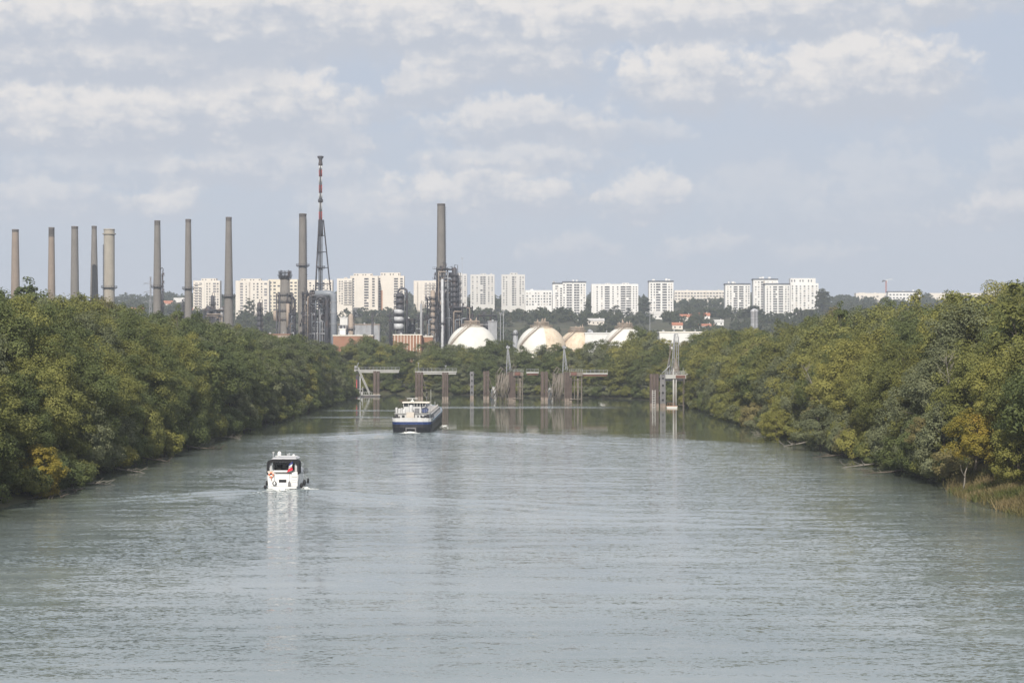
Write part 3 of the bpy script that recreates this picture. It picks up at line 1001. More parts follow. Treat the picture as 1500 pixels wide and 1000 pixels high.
# far-off wood on the hillside: one mass
def hillside():
    rng = np.random.default_rng(77)
    var = []
    for s in range(6):
        (v, f, t), _ = crown_np(100 + s, 10.0, 5.0, z0=0.0, nclump=26, nleaf=11, leaf=1.35, cr=1.6)
        var.append((v, t))
    V, Tn = [], []
    def put(x, y, h, r, tt):
        v, t = var[int(rng.integers(0, 6))]
        a = rng.uniform(0, 6.28)
        ca, sa = math.cos(a), math.sin(a)
        q = np.stack([(v[:, 0] * ca - v[:, 1] * sa) * r / 5 + x, (v[:, 0] * sa + v[:, 1] * ca) * r / 5 + y, v[:, 2] * h / 10 + gz(x, y) - 0.5], 1)
        V.append(q); Tn.append(np.clip(t * 0.6 + tt * 0.4, 0, 1))
    blocks = [b for b in WOOD_KEEP_OUT]
    n = 0
    while n < 2700:
        y = rng.uniform(1430, 2900)
        px = rng.uniform(150, 1510)
        x = (px - CX) * y / F
        # open strips of housing and yards on the lower slope
        if math.sin(x * 0.013 + y * 0.009) * math.sin(y * 0.021 - x * .006) > 0.45 and y < 1850: continue
        if any(bx0 - 2 < x < bx1 + 2 and by0 - 30 < y < by1 + 4 for bx0, bx1, by0, by1 in blocks): continue
        n += 1
        put(x, y, rng.uniform(7, 13.5), rng.uniform(4.5, 7.5), rng.uniform())
    # low trees between the refinery and the spheres
    for k in range(260):
        y = rng.uniform(1040, 1400)
        px = rng.uniform(170, 1100)
        x = (px - CX) * y / F
        put(x, y, rng.uniform(6, 11), rng.uniform(4, 6.5), rng.uniform())
    v = np.concatenate(V)
    o = link("hillside_wood", np_mesh("hillside_wood", v, np.arange(len(v)).reshape(-1, 4), False, np.concatenate(Tn)), L_FAR)
    tag(o, "dark bluish green wood covering the distant hillside below the tower blocks", "wood", kind='stuff')

# ------------------------------------------------------------------ housing on the hill
M_WALLW = mat("white_render", (0.70, 0.695, 0.675), 0.85, 0.05, 0.06, stain=(0.55, 0.53, 0.50), stain_amt=0.35, vert=True)
M_WALLC = mat("cream_render", (0.66, 0.615, 0.55), 0.85, 0.06, 0.06, stain=(0.55, 0.47, 0.38), stain_amt=0.35, vert=True)
M_WALLY = mat("yellow_cream_render", (0.66, 0.60, 0.485), 0.85, 0.06, 0.06)
M_WALLG = mat("grey_white_render", (0.55, 0.54, 0.52), 0.85, 0.05, 0.06, stain=(0.45, 0.44, 0.42), stain_amt=0.4, vert=True)
M_ROOFD = mat("dark_roof_felt", (0.10, 0.11, 0.13), 0.8, 0.15, 0.2)
M_ROOFL = mat("pale_roof", (0.50, 0.49, 0.47), 0.8, 0.15, 0.2)
M_TILE = mat("orange_roof_tiles", (0.36, 0.15, 0.09), 0.85, 0.25, 0.5)
M_PANE = mat("window_dark", (0.05, 0.053, 0.065), 0.25, 0.3, 0.2, spec=0.5)
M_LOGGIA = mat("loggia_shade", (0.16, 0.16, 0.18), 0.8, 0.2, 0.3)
M_SHUT = mat("half_lowered_shutter", (0.42, 0.38, 0.34), 0.7, 0.25, 0.2)
M_ORANGE = mat("terracotta_panel", (0.42, 0.22, 0.13), 0.85, 0.15, 0.2)
WOOD_KEEP_OUT = []
_wm = {}


def win_mesh(w, h, m):
    k = (round(w, 1), round(h, 1), m.name)
    if k not in _wm:
        # pane with a thin sill, standing a few centimetres proud of the wall
        mb = MB().box((0, -0.03, 0), (w, 0.10, h))
        mb.box((0, -0.10, -h / 2 - 0.06), (w + 0.16, 0.26, 0.10))
        _wm[k] = mb.mesh("window", m)
    return _wm[k]


WIN_COUNT = [0]


def tower(px0, px1, ptop, pbase, Y, wall, label, cols, floors, roof='flat', depth=14.0, steps=None, cat="tower block", bal=None, name="tower_block", group=None, wing=None, rz=0.0, jump=None):
    """apartment block: cols = list of (fraction across, kind); kind w window, d double dark, l loggia, p panel strip"""
    xa, zt = at(px0, ptop, Y)
    xb, zb = at(px1, pbase, Y)
    zb -= 9.0
    W, H = xb - xa, zt - zb
    r = empty(name, ((xa + xb) / 2, Y, zb), label, cat, group, rz)
    WOOD_KEEP_OUT.append((xa, xb, Y - 1, Y + depth))
    mb = MB()
    mb.bx(-W / 2, W / 2, 0, depth, -12, H)
    mb.build("wall", wall, r)
    mb = MB()
    if roof == 'dark':
        mb.bx(-W / 2 - .35, W / 2 + .35, -.35, depth + .35, H, H + 1.7)
    else:
        for a, b, c, d in ((-W / 2, W / 2, 0, .3), (-W / 2, W / 2, depth - .3, depth), (-W / 2, -W / 2 + .3, .3, depth - .3), (W / 2 - .3, W / 2, .3, depth - .3)):
            mb.bx(a, b, c, d, H + .004, H + 0.9)
    mb.build("roof", M_ROOFD if roof == 'dark' else wall, r)
    top = H + (1.7 if roof == 'dark' else 0.0)
    for (fa, fb, hh) in (steps or []):
        mb = MB().bx(-W / 2 + W * fa, -W / 2 + W * fb, 1.0, depth - 1.5, top + .004, top + hh)
        p = mb.build("penthouse", wall, r)
        mw = MB()
        nn = max(2, int(W * (fb - fa) / 3.2))
        for i in range(nn):
            if i % 3 == 2: continue
            cx = -W / 2 + W * (fa + (fb - fa) * (i + .5) / nn)
            mw.box((cx, .97, top + hh * .55), (1.3, .10, hh * .35))
        mw.build("window", M_PANE, p)
    # roof clutter
    rr = random.Random(int(px0 * 3 + ptop))
    for i in range(rr.randint(1, 3)):
        x = rr.uniform(-W * .4, W * .4)
        if steps and any(-W / 2 + W * fa - 3 < x < -W / 2 + W * fb + 3 for fa, fb, hh in steps): continue
        w = rr.uniform(1.5, 3.5)
        MB().bx(x - w / 2, x + w / 2, depth * .35, depth * .6, top + .004, top + rr.uniform(1.2, 2.6)).build("lift_housing", wall, r)
    x = rr.uniform(-W * .35, W * .35)
    mb = MB().cyl((x, depth * .7, top), (x, depth * .7, top + rr.uniform(3, 6)), .10, .05, 5)
    mb.bar((x - .8, depth * .7, top + 2.4), (x + .8, depth * .7, top + 2.4), .06)
    mb.build("aerial", M_GREYSTEEL, r)
    fh = (H - 9.0 + 2) / floors
    nwin = 0
    rest = MB()
    for fr, kd in cols:
        cx = -W / 2 + W * fr
        if kd == 'p':
            MB().bx(cx - .9, cx + .9, -.12, -.002, -6, H - 1.0).build("panel_strip", M_SHUT, r)
            continue
        if kd == 'o':
            MB().bx(cx - 1.3, cx + 1.3, -.14, -.002, -6, H * .62).build("panel_strip", M_ORANGE, r)
            continue
        if kd == 'g':
            MB().bx(cx - .16, cx + .16, -.16, -.002, -6, H - .5).build("joint", M_ROOFL, r)
            continue
        for i in range(floors):
            z = H - 1.2 - fh * (i + .5)
            if kd == 'w': w, h, m_ = 2.1, min(1.5, fh * .50), (M_PANE if rr.random() < .72 else M_SHUT)
            elif kd == 's': w, h, m_ = 1.6, min(1.3, fh * .42), (M_PANE if rr.random() < .75 else M_SHUT)
            elif kd == 'd': w, h, m_ = 3.0, min(1.7, fh * .52), M_PANE
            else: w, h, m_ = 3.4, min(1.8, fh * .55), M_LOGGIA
            if rr.random() < .05: continue
            if nwin < 100:
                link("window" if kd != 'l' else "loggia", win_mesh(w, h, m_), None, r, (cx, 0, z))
                nwin += 1
            else:
                rest.box((cx, -.03, z), (w, .10, h))
            if kd == 'l' and nwin <= 100 and i % 1 == 0:
                pass
    if rest.v:
        o = rest.build("windows", M_PANE, r)
        o["kind"] = "stuff"
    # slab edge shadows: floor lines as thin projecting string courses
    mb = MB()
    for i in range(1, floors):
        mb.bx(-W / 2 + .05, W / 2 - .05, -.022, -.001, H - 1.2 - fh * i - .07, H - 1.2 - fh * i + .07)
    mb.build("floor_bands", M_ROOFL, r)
    # end wall windows on the shaded side
    for i in range(floors):
        z = H - 1.2 - fh * (i + .5)
        e = link("window", win_mesh(1.5, min(1.3, fh * .5), M_PANE), None, r, (W / 2, depth * .5, z))
        e.rotation_euler = (0, 0, math.radians(90))
    if bal:
        mb = MB()
        a, b = bal
        for i in range(floors):
            z = H - 1.2 - fh * (i + .5)
            mb.bx(-W / 2 + W * a, -W / 2 + W * b, -1.3, -.2, z - fh * .42, z - fh * .10)
        mb.build("balconies", wall, r)
    return r


def grid(n, kinds='w', a=0.07, b=0.93):
    return [(a + (b - a) * i / (n - 1), kinds[i % len(kinds)]) for i in range(n)]


Y0 = 2150
tower(283, 322, 412, 452, Y0, M_WALLC, "cream tower block with stacked balconies framed between two slim chimneys", [(.12, 'l'), (.27, 'l'), (.42, 'g'), (.52, 's'), (.62, 's'), (.80, 'l'), (.92, 'w')], 11, steps=[(.30, .85, 3.6)], bal=(.02, .30))
tower(345, 394, 412, 458, Y0 - 30, M_WALLC, "broad cream block with a blank left end right of the broad platform chimney", [(.18, 'l'), (.32, 's'), (.42, 'p'), (.55, 's'), (.66, 'w'), (.78, 's'), (.90, 'l')], 12, steps=[(.15, .75, 3.2)])
tower(393, 436, 410, 452, Y0 + 70, M_WALLY, "yellowish cream block with a grid of square windows behind the squat flue tower", grid(7, 'd'), 9)
tower(450, 487, 411, 452, Y0 + 40, M_WALLC, "cream block showing through the legs of the flare tower", [(.12, 'w'), (.25, 's'), (.40, 'd'), (.52, 'd'), (.64, 'd'), (.80, 's'), (.92, 'w')], 11)
tower(493.5, 516, 409, 442, Y0 - 60, M_WALLC, "narrow lower cream block with grey loggias at the left of the stepped pair", [(.18, 's'), (.34, 's'), (.58, 'l'), (.86, 'l')], 10, bal=(.44, .98))
tower(513, 553.5, 405, 446, Y0, M_WALLC, "stepped cream tower with a penthouse beside its taller twin", [(.10, 'd'), (.24, 'g'), (.55, 'd'), (.62, 'd'), (.84, 'd')], 11, steps=[(.12, .80, 3.8)])
tower(553.5, 592, 405, 447, Y0 + 20, M_WALLC, "taller stepped cream tower with a terracotta strip above the pipe bend column", [(.05, 'd'), (.14, 'o'), (.66, 'd'), (.72, 'd'), (.90, 'd')], 12, steps=[(.10, .85, 4.8)], bal=None)
tower(606, 642, 412, 444, Y0 + 110, M_WALLC, "cream block with blue grey loggias just left of the process tower with the tall chimney", [(.16, 'p'), (.30, 'g'), (.50, 'l'), (.66, 'l'), (.80, 'l'), (.93, 's')], 8, bal=(.44, .86))
tower(664, 684, 402, 441, Y0 + 150, M_WALLG, "narrow grey white tower just right of the process tower with the tall chimney", [(.16, 's'), (.42, 'd'), (.62, 's'), (.86, 's')], 13)
tower(689, 724.5, 403, 442, Y0 + 120, M_WALLG, "grey white tower with three window columns left of the tower with a pale beige face", [(.10, 's'), (.28, 's'), (.46, 'd'), (.58, 'd'), (.76, 's'), (.90, 's')], 13, steps=[(.42, .66, 2.2)])
tower(734.5, 769, 403, 444, Y0 + 60, M_WALLG, "pale beige grey tower with a white window strip standing above the low white block", [(.10, 's'), (.22, 's'), (.34, 'g'), (.50, 'd'), (.60, 's'), (.80, 's'), (.92, 's')], 13, steps=[(.36, .68, 3.0)])
tower(769.5, 808.5, 426, 444, Y0 + 40, M_WALLW, "long low white block with three rows of windows between two towers", grid(9, 'ws'), 5, cat="housing block", name="housing_block")
tower(809.5, 824, 416, 455, Y0 - 40, M_WALLW, "narrow lower wing of the white tower with the dark roof", [(.35, 's'), (.50, 's'), (.85, 'w')], 12, roof='dark', depth=12)
tower(824.2, 858.5, 414, 456, Y0 - 45, M_WALLW, "white tower with a dark roof and a dark double window column", [(.06, 's'), (.22, 'd'), (.34, 'd'), (.42, 'g'), (.54, 'd'), (.66, 'd'), (.80, 's'), (.92, 's')], 12, roof='dark')
tower(866.5, 935, 417, 459, Y0 - 50, M_WALLW, "widest white tower block with four dark window strips", [(.05, 'g'), (.12, 's'), (.22, 's'), (.31, 'd'), (.36, 'd'), (.46, 's'), (.56, 's'), (.65, 'd'), (.70, 'd'), (.77, 'd'), (.82, 'd'), (.90, 's'), (.96, 's')], 13, steps=[(.30, .40, 1.8), (.66, .80, 2.2)])
tower(950.5, 986.5, 413, 460, Y0 - 55, M_WALLW, "lone white tower with a dark flat roof left of the long low block", [(.10, 's'), (.22, 's'), (.34, 'd'), (.42, 'd'), (.60, 'd'), (.68, 'd'), (.82, 's'), (.92, 's')], 13, roof='dark')
tower(988, 1062, 426, 437, Y0 + 480, M_WALLC, "long low cream housing slab on the hilltop", grid(16, 'ld', .03, .97), 3, cat="housing block", name="housing_block")
tower(1062.5, 1099, 417, 455, Y0 - 40, M_WALLW, "white tower with a dark roof left of the paired towers and the metal silo", [(.10, 's'), (.22, 's'), (.38, 'd'), (.44, 'd'), (.60, 'd'), (.68, 'd'), (.84, 's'), (.94, 's')], 12, roof='dark')
tower(1103.5, 1139.5, 410, 454, Y0 + 30, M_WALLW, "tall white tower with a dark roof half hidden by the tower in front", [(.10, 's'), (.22, 's'), (.36, 'd'), (.44, 'p'), (.60, 's'), (.78, 's')], 13, roof='dark')
tower(1120.5, 1157, 417, 457, Y0 - 50, M_WALLW, "white tower with a dark roof standing in front of a taller one", [(.10, 's'), (.22, 's'), (.38, 'd'), (.44, 'd'), (.60, 'd'), (.68, 'd'), (.84, 's'), (.94, 's')], 12, roof='dark')
tower(1158, 1199, 416, 452, Y0 - 30, M_WALLW, "white stepped tower at the end of the row beside the big hazy poplar", grid(7, 'sw'), 11, steps=[(.0, .90, 7.0)])
tower(1254, 1300, 430, 440, Y0 + 640, M_WALLC, "low pale housing block at the foot of the tower crane", grid(8, 'sl'), 2, cat="housing block", name="housing_block", steps=[(.1, .3, 1.5)])
tower(1301, 1348, 428, 440, Y0 + 620, M_WALLW, "low white housing block with a dark strip roof right of the tower crane", grid(9, 'd'), 3, roof='dark', cat="housing block", name="housing_block")
tower(1360, 1440, 430, 440, Y0 + 650, M_WALLC, "long low cream block peeping over the treetops", grid(10, 'l'), 3, cat="housing block", name="housing_block")
tower(1443, 1480, 427, 440, Y0 + 660, M_WALLW, "small pale block glimpsed between the poplar tops", grid(5, 'd'), 3, cat="housing block", name="housing_block")


def house(px0, px1, pt, pb, Y, wall, label, roofm=None, group=None):
    xa, zt = at(px0, pt, Y)
    # stand it on the slope: the distance at which the ground itself shows at the house's foot
    best = min(range(1480, 2600, 6), key=lambda q: abs(CY - (gz(((px0 + px1) / 2 - CX) * q / F, q) - CH) * F / q - pb))
    Y = best
    xa, zt = at(px0, pt, Y)
    xb = at(px1, pb, Y)[0]
    W = xb - xa
    x = (xa + xb) / 2
    zb = gz(x, Y)
    h = max(4.5, zt - zb)
    D = max(7.0, W * .6)
    r = empty("house", (x, Y, zb), label, "house", group)
    WOOD_KEEP_OUT.append((xa, xb, Y - 6, Y + D))
    eh = h * .58
    MB().bx(-W / 2, W / 2, 0, D, -14, eh).build("wall", wall, r)
    mb = MB()
    o = .5
    mb.add([(-W / 2 - o, -o, eh), (W / 2 + o, -o, eh), (W / 2 + o, D + o, eh), (-W / 2 - o, D + o, eh), (-W / 2 - o, D / 2, h), (W / 2 + o, D / 2, h)],
           [(0, 1, 5, 4), (2, 3, 4, 5), (0, 4, 3), (1, 2, 5), (3, 2, 1, 0)])
    rf = mb.build("roof", roofm or M_TILE, r)
    MB().box((W * .25, D * .6, h), (.7, .7, 1.8)).build("chimney", wall, rf)
    n = max(2, int(W / 4))
    for i in range(n):
        link("window", win_mesh(1.4, min(1.3, eh * .4), M_PANE), None, r, (-W / 2 + W * (i + .5) / n, 0, eh * .55))


house(192, 209, 450, 460, 1950, M_WALLC, "long red roofed house on the skyline left of the lattice pylon", group=None)
house(238, 262, 440, 452, 1980, M_WALLC, "pale house with a red roof right of the chimney with the ladder cluster")
house(254, 270, 436, 452, 2060, M_WALLC, "pale cream house high on the slope beside the cream tower block", M_ROOFL)
house(282, 300, 450, 463, 1880, M_WALLC, "house with an orange roof below the tower with stacked balconies")
house(823, 836, 450, 462, 1960, M_WALLY, "yellowish house with an orange roof below the dark roofed white tower")
house(836, 842, 452, 461, 1955, M_WALLC, "tiny orange walled house beside the yellowish one")
house(996, 1014, 460, 470, 1900, M_WALLC, "house with a big orange roof below the lone white tower")
house(1024, 1040, 458, 469, 1905, M_WALLW, "white gabled house with an orange roof right of the big roofed one")
house(1046, 1060, 468, 476, 1800, M_WALLW, "white house with a pale roof on the lower slope", M_ROOFL)
house(1024, 1046, 474, 482, 1700, M_WALLW, "low white house with a brown roof above the long white shed")
house(985, 1000, 472, 482, 1720, M_WALLC, "low brown roofed house below the big orange roof")
house(1052, 1064, 456, 463, 2000, M_WALLW, "small bright white house in the wood", M_ROOFL)
house(354, 366, 446, 456, 1900, M_WALLC, "small pale house among the trees below the broad cream block")
house(940, 962, 456, 466, 1985, M_WALLW, "low white house at the foot of the lone white tower", M_ROOFL)
house(745, 758, 452, 460, 1800, M_WALLW, "long white roofed building in the wood below the beige tower", M_ROOFL)
house(958, 985, 455, 468, 2000, M_WALLW, "white annex below the lone tower", M_ROOFL)
house(860, 885, 466, 476, 1700, M_WALLC, "low pale building on the slope below the widest tower", M_ROOFL)


def far_poplar(px, top, base, Y, rs, label):
    x, zt = at(px, top, Y)
    K_POPLAR.place(R.randrange(3), x, Y, gz(x, Y), max(6, zt - gz(x, Y)), rs, L_FAR, label, "tree", None)


hillside()
far_poplar(1207, 420, 460, 2080, 2.3, "big hazy poplar beside the end of the tower row")
far_poplar(1201, 424, 460, 2090, 1.7, "hazy poplar close against the stepped white tower")
far_poplar(944, 434, 462, 2070, 1.8, "hazy dark tree between the widest tower and the lone tower")
far_poplar(861, 440, 462, 2070, 1.2, "thin dark tree between the two white towers")
far_poplar(902, 448, 470, 2040, 1.9, "dark conifer in front of the widest white tower")
far_poplar(921, 452, 470, 2040, 1.2, "slim conifer at the foot of the widest white tower")
far_poplar(365, 436, 470, 1980, 1.6, "dark pointed conifer in front of the broad cream block")
far_poplar(1104, 446, 482, 1900, 2.2, "dark tree standing behind the metal silo")
far_poplar(1180, 452, 482, 1950, 2.6, "dark spreading tree below the stepped white tower")

# tower crane on the skyline
Yc = 2950
xc, zc_ = at(1298, 411, Yc)
zb_ = gz(xc, Yc)
cr = empty("tower_crane", (xc, Yc, zb_), "red and white tower crane on the skyline above the low blocks", "crane")
M_CRRED = mat("crane_red", (0.42, 0.14, 0.10), 0.6, 0.15, 0.3)
Hc = zc_ - zb_
mb = MB()
for sx in (-.9, .9):
    for sy in (-.9, .9):
        mb.bar((sx, sy, 0), (sx, sy, Hc), .34)
k = 0
while k * 2.2 < Hc - 2:
    z = k * 2.2
    for sx in (-.9, .9):
        mb.bar((sx, -.9 if k % 2 else .9, z), (sx, .9 if k % 2 else -.9, z + 2.2), .2)
    for sy in (-.9, .9):
        mb.bar((-.9 if k % 2 else .9, sy, z), (.9 if k % 2 else -.9, sy, z + 2.2), .2)
    k += 1
mb.build("mast", M_CRRED, cr)
mb = MB()
for dy in (-.6, .6):
    mb.bar((-4, dy, Hc), (11, dy, Hc + 2.2), .35)
mb.bar((0, 0, Hc + 1.6), (11, 0, Hc + 3.4), .3)
for i in range(7):
    mb.bar((-2 + i * 1.8, -.6, Hc + i * .27), (-1 + i * 1.8, 0, Hc + 1.7 + i * .25), .2)
mb.build("jib", M_WHITE, cr)
mb = MB().bx(-6, -1, -.8, .8, Hc - 1.2, Hc + .9).bx(-7, -4.5, -.7, .7, Hc - 2.4, Hc - 1.22)
mb.build("counterweight", M_STEEL, cr)
MB().bx(.95, 2.4, -.8, .8, Hc - 2.4, Hc - .4).build("cab", M_WHITE, cr)

# ------------------------------------------------------------------ refinery
M_CONC = mat("grey_concrete", (0.168, 0.156, 0.144), 0.9, 0.12, 0.12, stain=(0.10, 0.092, 0.087), stain_amt=0.5, vert=True, bands=2.4)
M_BROWNC = mat("brown_concrete", (0.235, 0.190, 0.155), 0.9, 0.12, 0.12, stain=(0.17, 0.13, 0.11), stain_amt=0.5, vert=True, bands=2.4)
M_CREAMC = mat("cream_concrete", (0.32, 0.295, 0.25), 0.9, 0.10, 0.12, stain=(0.24, 0.20, 0.17), stain_amt=0.4, vert=True, bands=2.0)
M_SOOT = mat("sooty_concrete", (0.11, 0.10, 0.095), 0.9, 0.25, 0.3)
M_TANK = mat("cream_tank_paint", (0.64, 0.63, 0.58), 0.5, 0.05, 0.1, stain=(0.52, 0.45, 0.33), stain_amt=0.18, vert=True)
M_TANKR = mat("rust_stained_tank_paint", (0.60, 0.51, 0.39), 0.7, 0.15, 0.2, stain=(0.46, 0.26, 0.13), stain_amt=0.42, vert=True)
M_TAN = mat("tan_vessel", (0.33, 0.27, 0.22), 0.7, 0.15, 0.3, stain=(0.2, 0.14, 0.1), stain_amt=0.5, vert=True)
M_BLUEGREY = mat("blue_grey_pipe", (0.20, 0.22, 0.25), 0.45, 0.12, 0.2)
M_TEAL = mat("teal_vessel", (0.13, 0.24, 0.23), 0.6, 0.15, 0.3)
M_RED = mat("signal_red", (0.42, 0.07, 0.055), 0.6, 0.15, 0.2)
M_WARE = mat("orange_cladding", (0.28, 0.15, 0.095), 0.75, 0.12, 0.15, stain=(0.30, 0.12, 0.08), stain_amt=0.5, vert=True)
M_CREAMR = mat("cream_roof_edge", (0.72, 0.68, 0.60), 0.7, 0.08, 0.2)
GROUND_PLANT = 2.6


def ring_platform(mb, z, r, w=1.6, x=0, y=0, n=18):
    mb.lathe([(r, z - .25), (r + w, z - .25), (r + w, z), (r, z)], (x, y, 0), n, False)
    for zz in (.55, 1.1):
        mb.lathe([(r + w - .1, z + zz - .06), (r + w, z + zz - .06), (r + w, z + zz + .06), (r + w - .1, z + zz + .06), (r + w - .1, z + zz - .06)], (x, y, 0), n, False)
    for i in range(n):
        a = 2 * math.pi * i / n
        p = (x + (r + w - .05) * math.cos(a), y + (r + w - .05) * math.sin(a))
        mb.bar((p[0], p[1], z), (p[0], p[1], z + 1.1), .09)
        q = (x + r * math.cos(a), y + r * math.sin(a))
        if i % 2 == 0: mb.bar((q[0], q[1], z - 1.4), (p[0], p[1], z - .25), .14)


def chimney(px, ptop, wtop, wlow, plow, Y, m, label, plats=(), soot=0.0, ladder=None, rings=(), cluster=None):
    x, zt = at(px, ptop, Y)
    zl = at(px, plow, Y)[1]
    zb = GROUND_PLANT
    r1 = wtop / 2 * Y / F
    rl = wlow / 2 * Y / F
    H = zt - zb
    sl = (rl - r1) / (zt - zl)
    rb = r1 + sl * H
    o = empty("chimney", (x, Y, zb), label, "chimney", "tall refinery chimneys")
    rad = lambda z: r1 + sl * (H - z)
    hs = H - soot
    mb = MB()
    prof = [(rb * 1.12, -3), (rb * 1.08, 0)]
    nseg = 26
    for i in range(nseg + 1):
        z = hs * i / nseg
        prof.append((rad(z) + .0, z))
    mb.lathe(prof, (0, 0, 0), 28)
    if not soot:
        mb.lathe([(r1, H), (r1 * 1.05, H + .01), (r1 * 1.05, H + .7), (r1 * .8, H + .7), (r1 * .8, H - 3)], (0, 0, 0), 28)
    mb.build("shaft", m, o)
    if soot:
        mb = MB().lathe([(rad(hs) + .03, hs), (r1 + .04, H - 1), (r1 * 1.06, H - .9), (r1 * 1.06, H), (r1 * .8, H), (r1 * .8, H - 3)], (0, 0, 0), 28)
        mb.build("sooty_top", M_SOOT, o)
    for pz in plats:
        z = at(px, pz, Y)[1] - zb
        mb = MB()
        ring_platform(mb, z, rad(z) - .1, 1.9)
        mb.build("platform", M_STEEL, o)
    for pz in rings:
        z = at(px, pz, Y)[1] - zb
        MB().lathe([(rad(z) - .1, z - .4), (rad(z) + .9, z - .4), (rad(z) + .9, z + .2), (rad(z) - .1, z + .2)], (0, 0, 0), 28, False).build("ring", M_CREAMC if m is M_CREAMC else M_STEEL, o)
    if ladder:
        side, p1, p2 = ladder
        z1, z2 = at(px, p1, Y)[1] - zb, at(px, p2, Y)[1] - zb
        mb = MB()
        an = math.radians(-35 if side > 0 else 215)
        for d in (-.3, .3):
            a2 = an + d / r1
            mb.bar(((rad(z2) + .5) * math.cos(a2), (rad(z2) + .5) * math.sin(a2), z2), ((rad(z1) + .5) * math.cos(a2), (rad(z1) + .5) * math.sin(a2), z1), .15)
        z = z2
        while z < z1:
            q = rad(z)
            mb.lathe([(.55, -.08), (.65, -.08), (.65, .08), (.55, .08), (.55, -.08)], ((q + .9) * math.cos(an), (q + .9) * math.sin(an), z), 8, False)
            z += 1.6
        mb.build("caged_ladder", M_STEEL, o)
    if cluster:
        dx, p1, p2 = cluster
        z1, z2 = at(px, p1, Y)[1] - zb, at(px, p2, Y)[1] - zb
        mb = MB()
        q = rad(z2) * (1 if dx > 0 else -1)
        mb.cyl((q + dx * .9, -1, z2), (q + dx * .7, -1, z1 - 4), .8, .6, 10)
        mb.tube([(q + dx * .9, -1.2, z1 - 5), (q + dx * 1.2, -1.2, z1 - 1), (q + dx * .6, -1.2, z1), (q * .6, -1.2, z1 - 1.5)], .35, 8)
        for k in range(6):
            z = z2 + (z1 - z2) * k / 6
            mb.box((q + dx * .9, -1.1, z), (2.6, 2.4, .2))
            mb.box((q + dx * 1.6, -1.5, z + 1.2), (.9, .9, 1.5))
        mb.build("side_duct", M_STEEL, o)
    return o


chimney(22.5, 336, 9.5, 12.5, 420, 1290, M_BROWNC, "pale brown chimney, leftmost in the row of tall stacks", soot=2.0)
chimney(75.5, 333, 8.2, 10.8, 432, 1280, M_BROWNC, "slim brown chimney with a sooty black top, second in the row", soot=7.0)
chimney(109.5, 331.5, 9.5, 12.4, 435, 1260, M_CONC, "dark grey straight chimney between the brown one and the slim tapered one", soot=2.0)
chimney(138, 331, 7.2, 11.5, 430, 1300, M_CONC, "slim tapered grey chimney beside the fat cream chimney", soot=2.5)
chimney(160, 337, 15.6, 15.8, 440, 1230, M_CREAMC, "fat cream chimney with a ring at the top and a round platform", plats=(421,), rings=(342.5,), ladder=(-1, 358, 445), soot=0.0)
chimney(230.5, 323, 8.4, 12.6, 455, 1240, M_CONC, "grey chimney with a dark duct climbing its right side beside the lattice pylon", plats=(420,), soot=3.5, cluster=(1, 392, 462))
chimney(275.8, 321, 8.0, 11.0, 440, 1220, M_CONC, "grey chimney with one wide platform left of the tower with stacked balconies", plats=(422.5,), soot=2.5, cluster=(-.6, 438, 466))
chimney(335, 318, 8.4, 14.0, 468, 1200, M_CONC, "grey chimney standing free with a low platform between two cream blocks", plats=(434,), soot=3.0, ladder=(1, 420, 440))
chimney(443.5, 313, 10.6, 13.0, 440, 1210, M_CONC, "grey chimney with a ring platform just left of the red and white flare", plats=(389,), soot=2.5, ladder=(1, 320, 440))
chimney(646.3, 298.5, 11.4, 13.2, 390, 1190, M_CONC, "tallest grey chimney rising from the dark process tower", soot=1.5, ladder=(1, 302, 392))

# flare stack in its tripod derrick
Yf = 1180
xf, zf_ = at(469.5, 228, Yf)
fl = empty("flare_stack", (xf, Yf, GROUND_PLANT), "red and white banded flare stack held by a steel derrick", "flare stack")
zz = lambda p: at(0, p, Yf)[1] - GROUND_PLANT
bands = [(500, 325, M_BLUEGREY, 1.5), (325, 310, M_RED, 1.15), (310, 297, M_WHITE, 1.1), (291, 283, M_WHITE, 1.15), (283, 271, M_RED, 1.1), (271, 259, M_WHITE, 1.1), (259, 249, M_RED, 1.1), (249, 243, M_WHITE, 1.05)]
for a, b, m, r in bands:
    MB().cyl((0, 0, zz(a) if a < 500 else 0), (0, 0, zz(b)), r, r, 14).build("stack_section", m, fl)
MB().cyl((0, 0, zz(346)), (0, 0, zz(322)), 1.75, 1.55, 14).build("stack_sleeve", M_STEEL, fl)
MB().lathe([(.9, zz(297)), (1.7, zz(296)), (1.7, zz(292.5)), (1.1, zz(291))], (0, 0, 0), 14).build("collar", M_STEEL, fl)
MB().lathe([(1.15, zz(243)), (1.5, zz(241)), (1.1, zz(236)), (1.2, zz(233)), (2.1, zz(231)), (2.1, zz(229)), (1.2, zz(228.5))], (0, 0, 0), 12).build("flare_tip", M_STEEL, fl)
mb = MB()
rt, rb_ = 1.9, 7.8
zt_, zb2 = zz(322), zz(452)
legs = []
for k in range(3):
    a = math.radians(5 + 120 * k)
    legs.append(a)
    fb = (zt_ - 0) / (zt_ - zb2)
    rg = rt + (rb_ - rt) * fb
    mb.bar((rg * math.cos(a), rg * math.sin(a), 0), (rt * math.cos(a), rt * math.sin(a), zt_), .62)
for p in (345, 369, 392, 416, 440, 464):
    z = zz(p)
    q = rt + (rb_ - rt) * (zt_ - z) / (zt_ - zb2)
    pp = [(q * math.cos(a), q * math.sin(a), z) for a in legs]
    for i in range(3):
        mb.bar(pp[i], pp[(i + 1) % 3], .34)
        mb.bar(pp[i], (0, 0, z), .25)
mb.build("derrick", M_STEEL, fl)
mb = MB()
ring_platform(mb, zz(392), 1.5, 1.6, n=12)
mb.build("platform", M_STEEL, fl)
mb = MB()
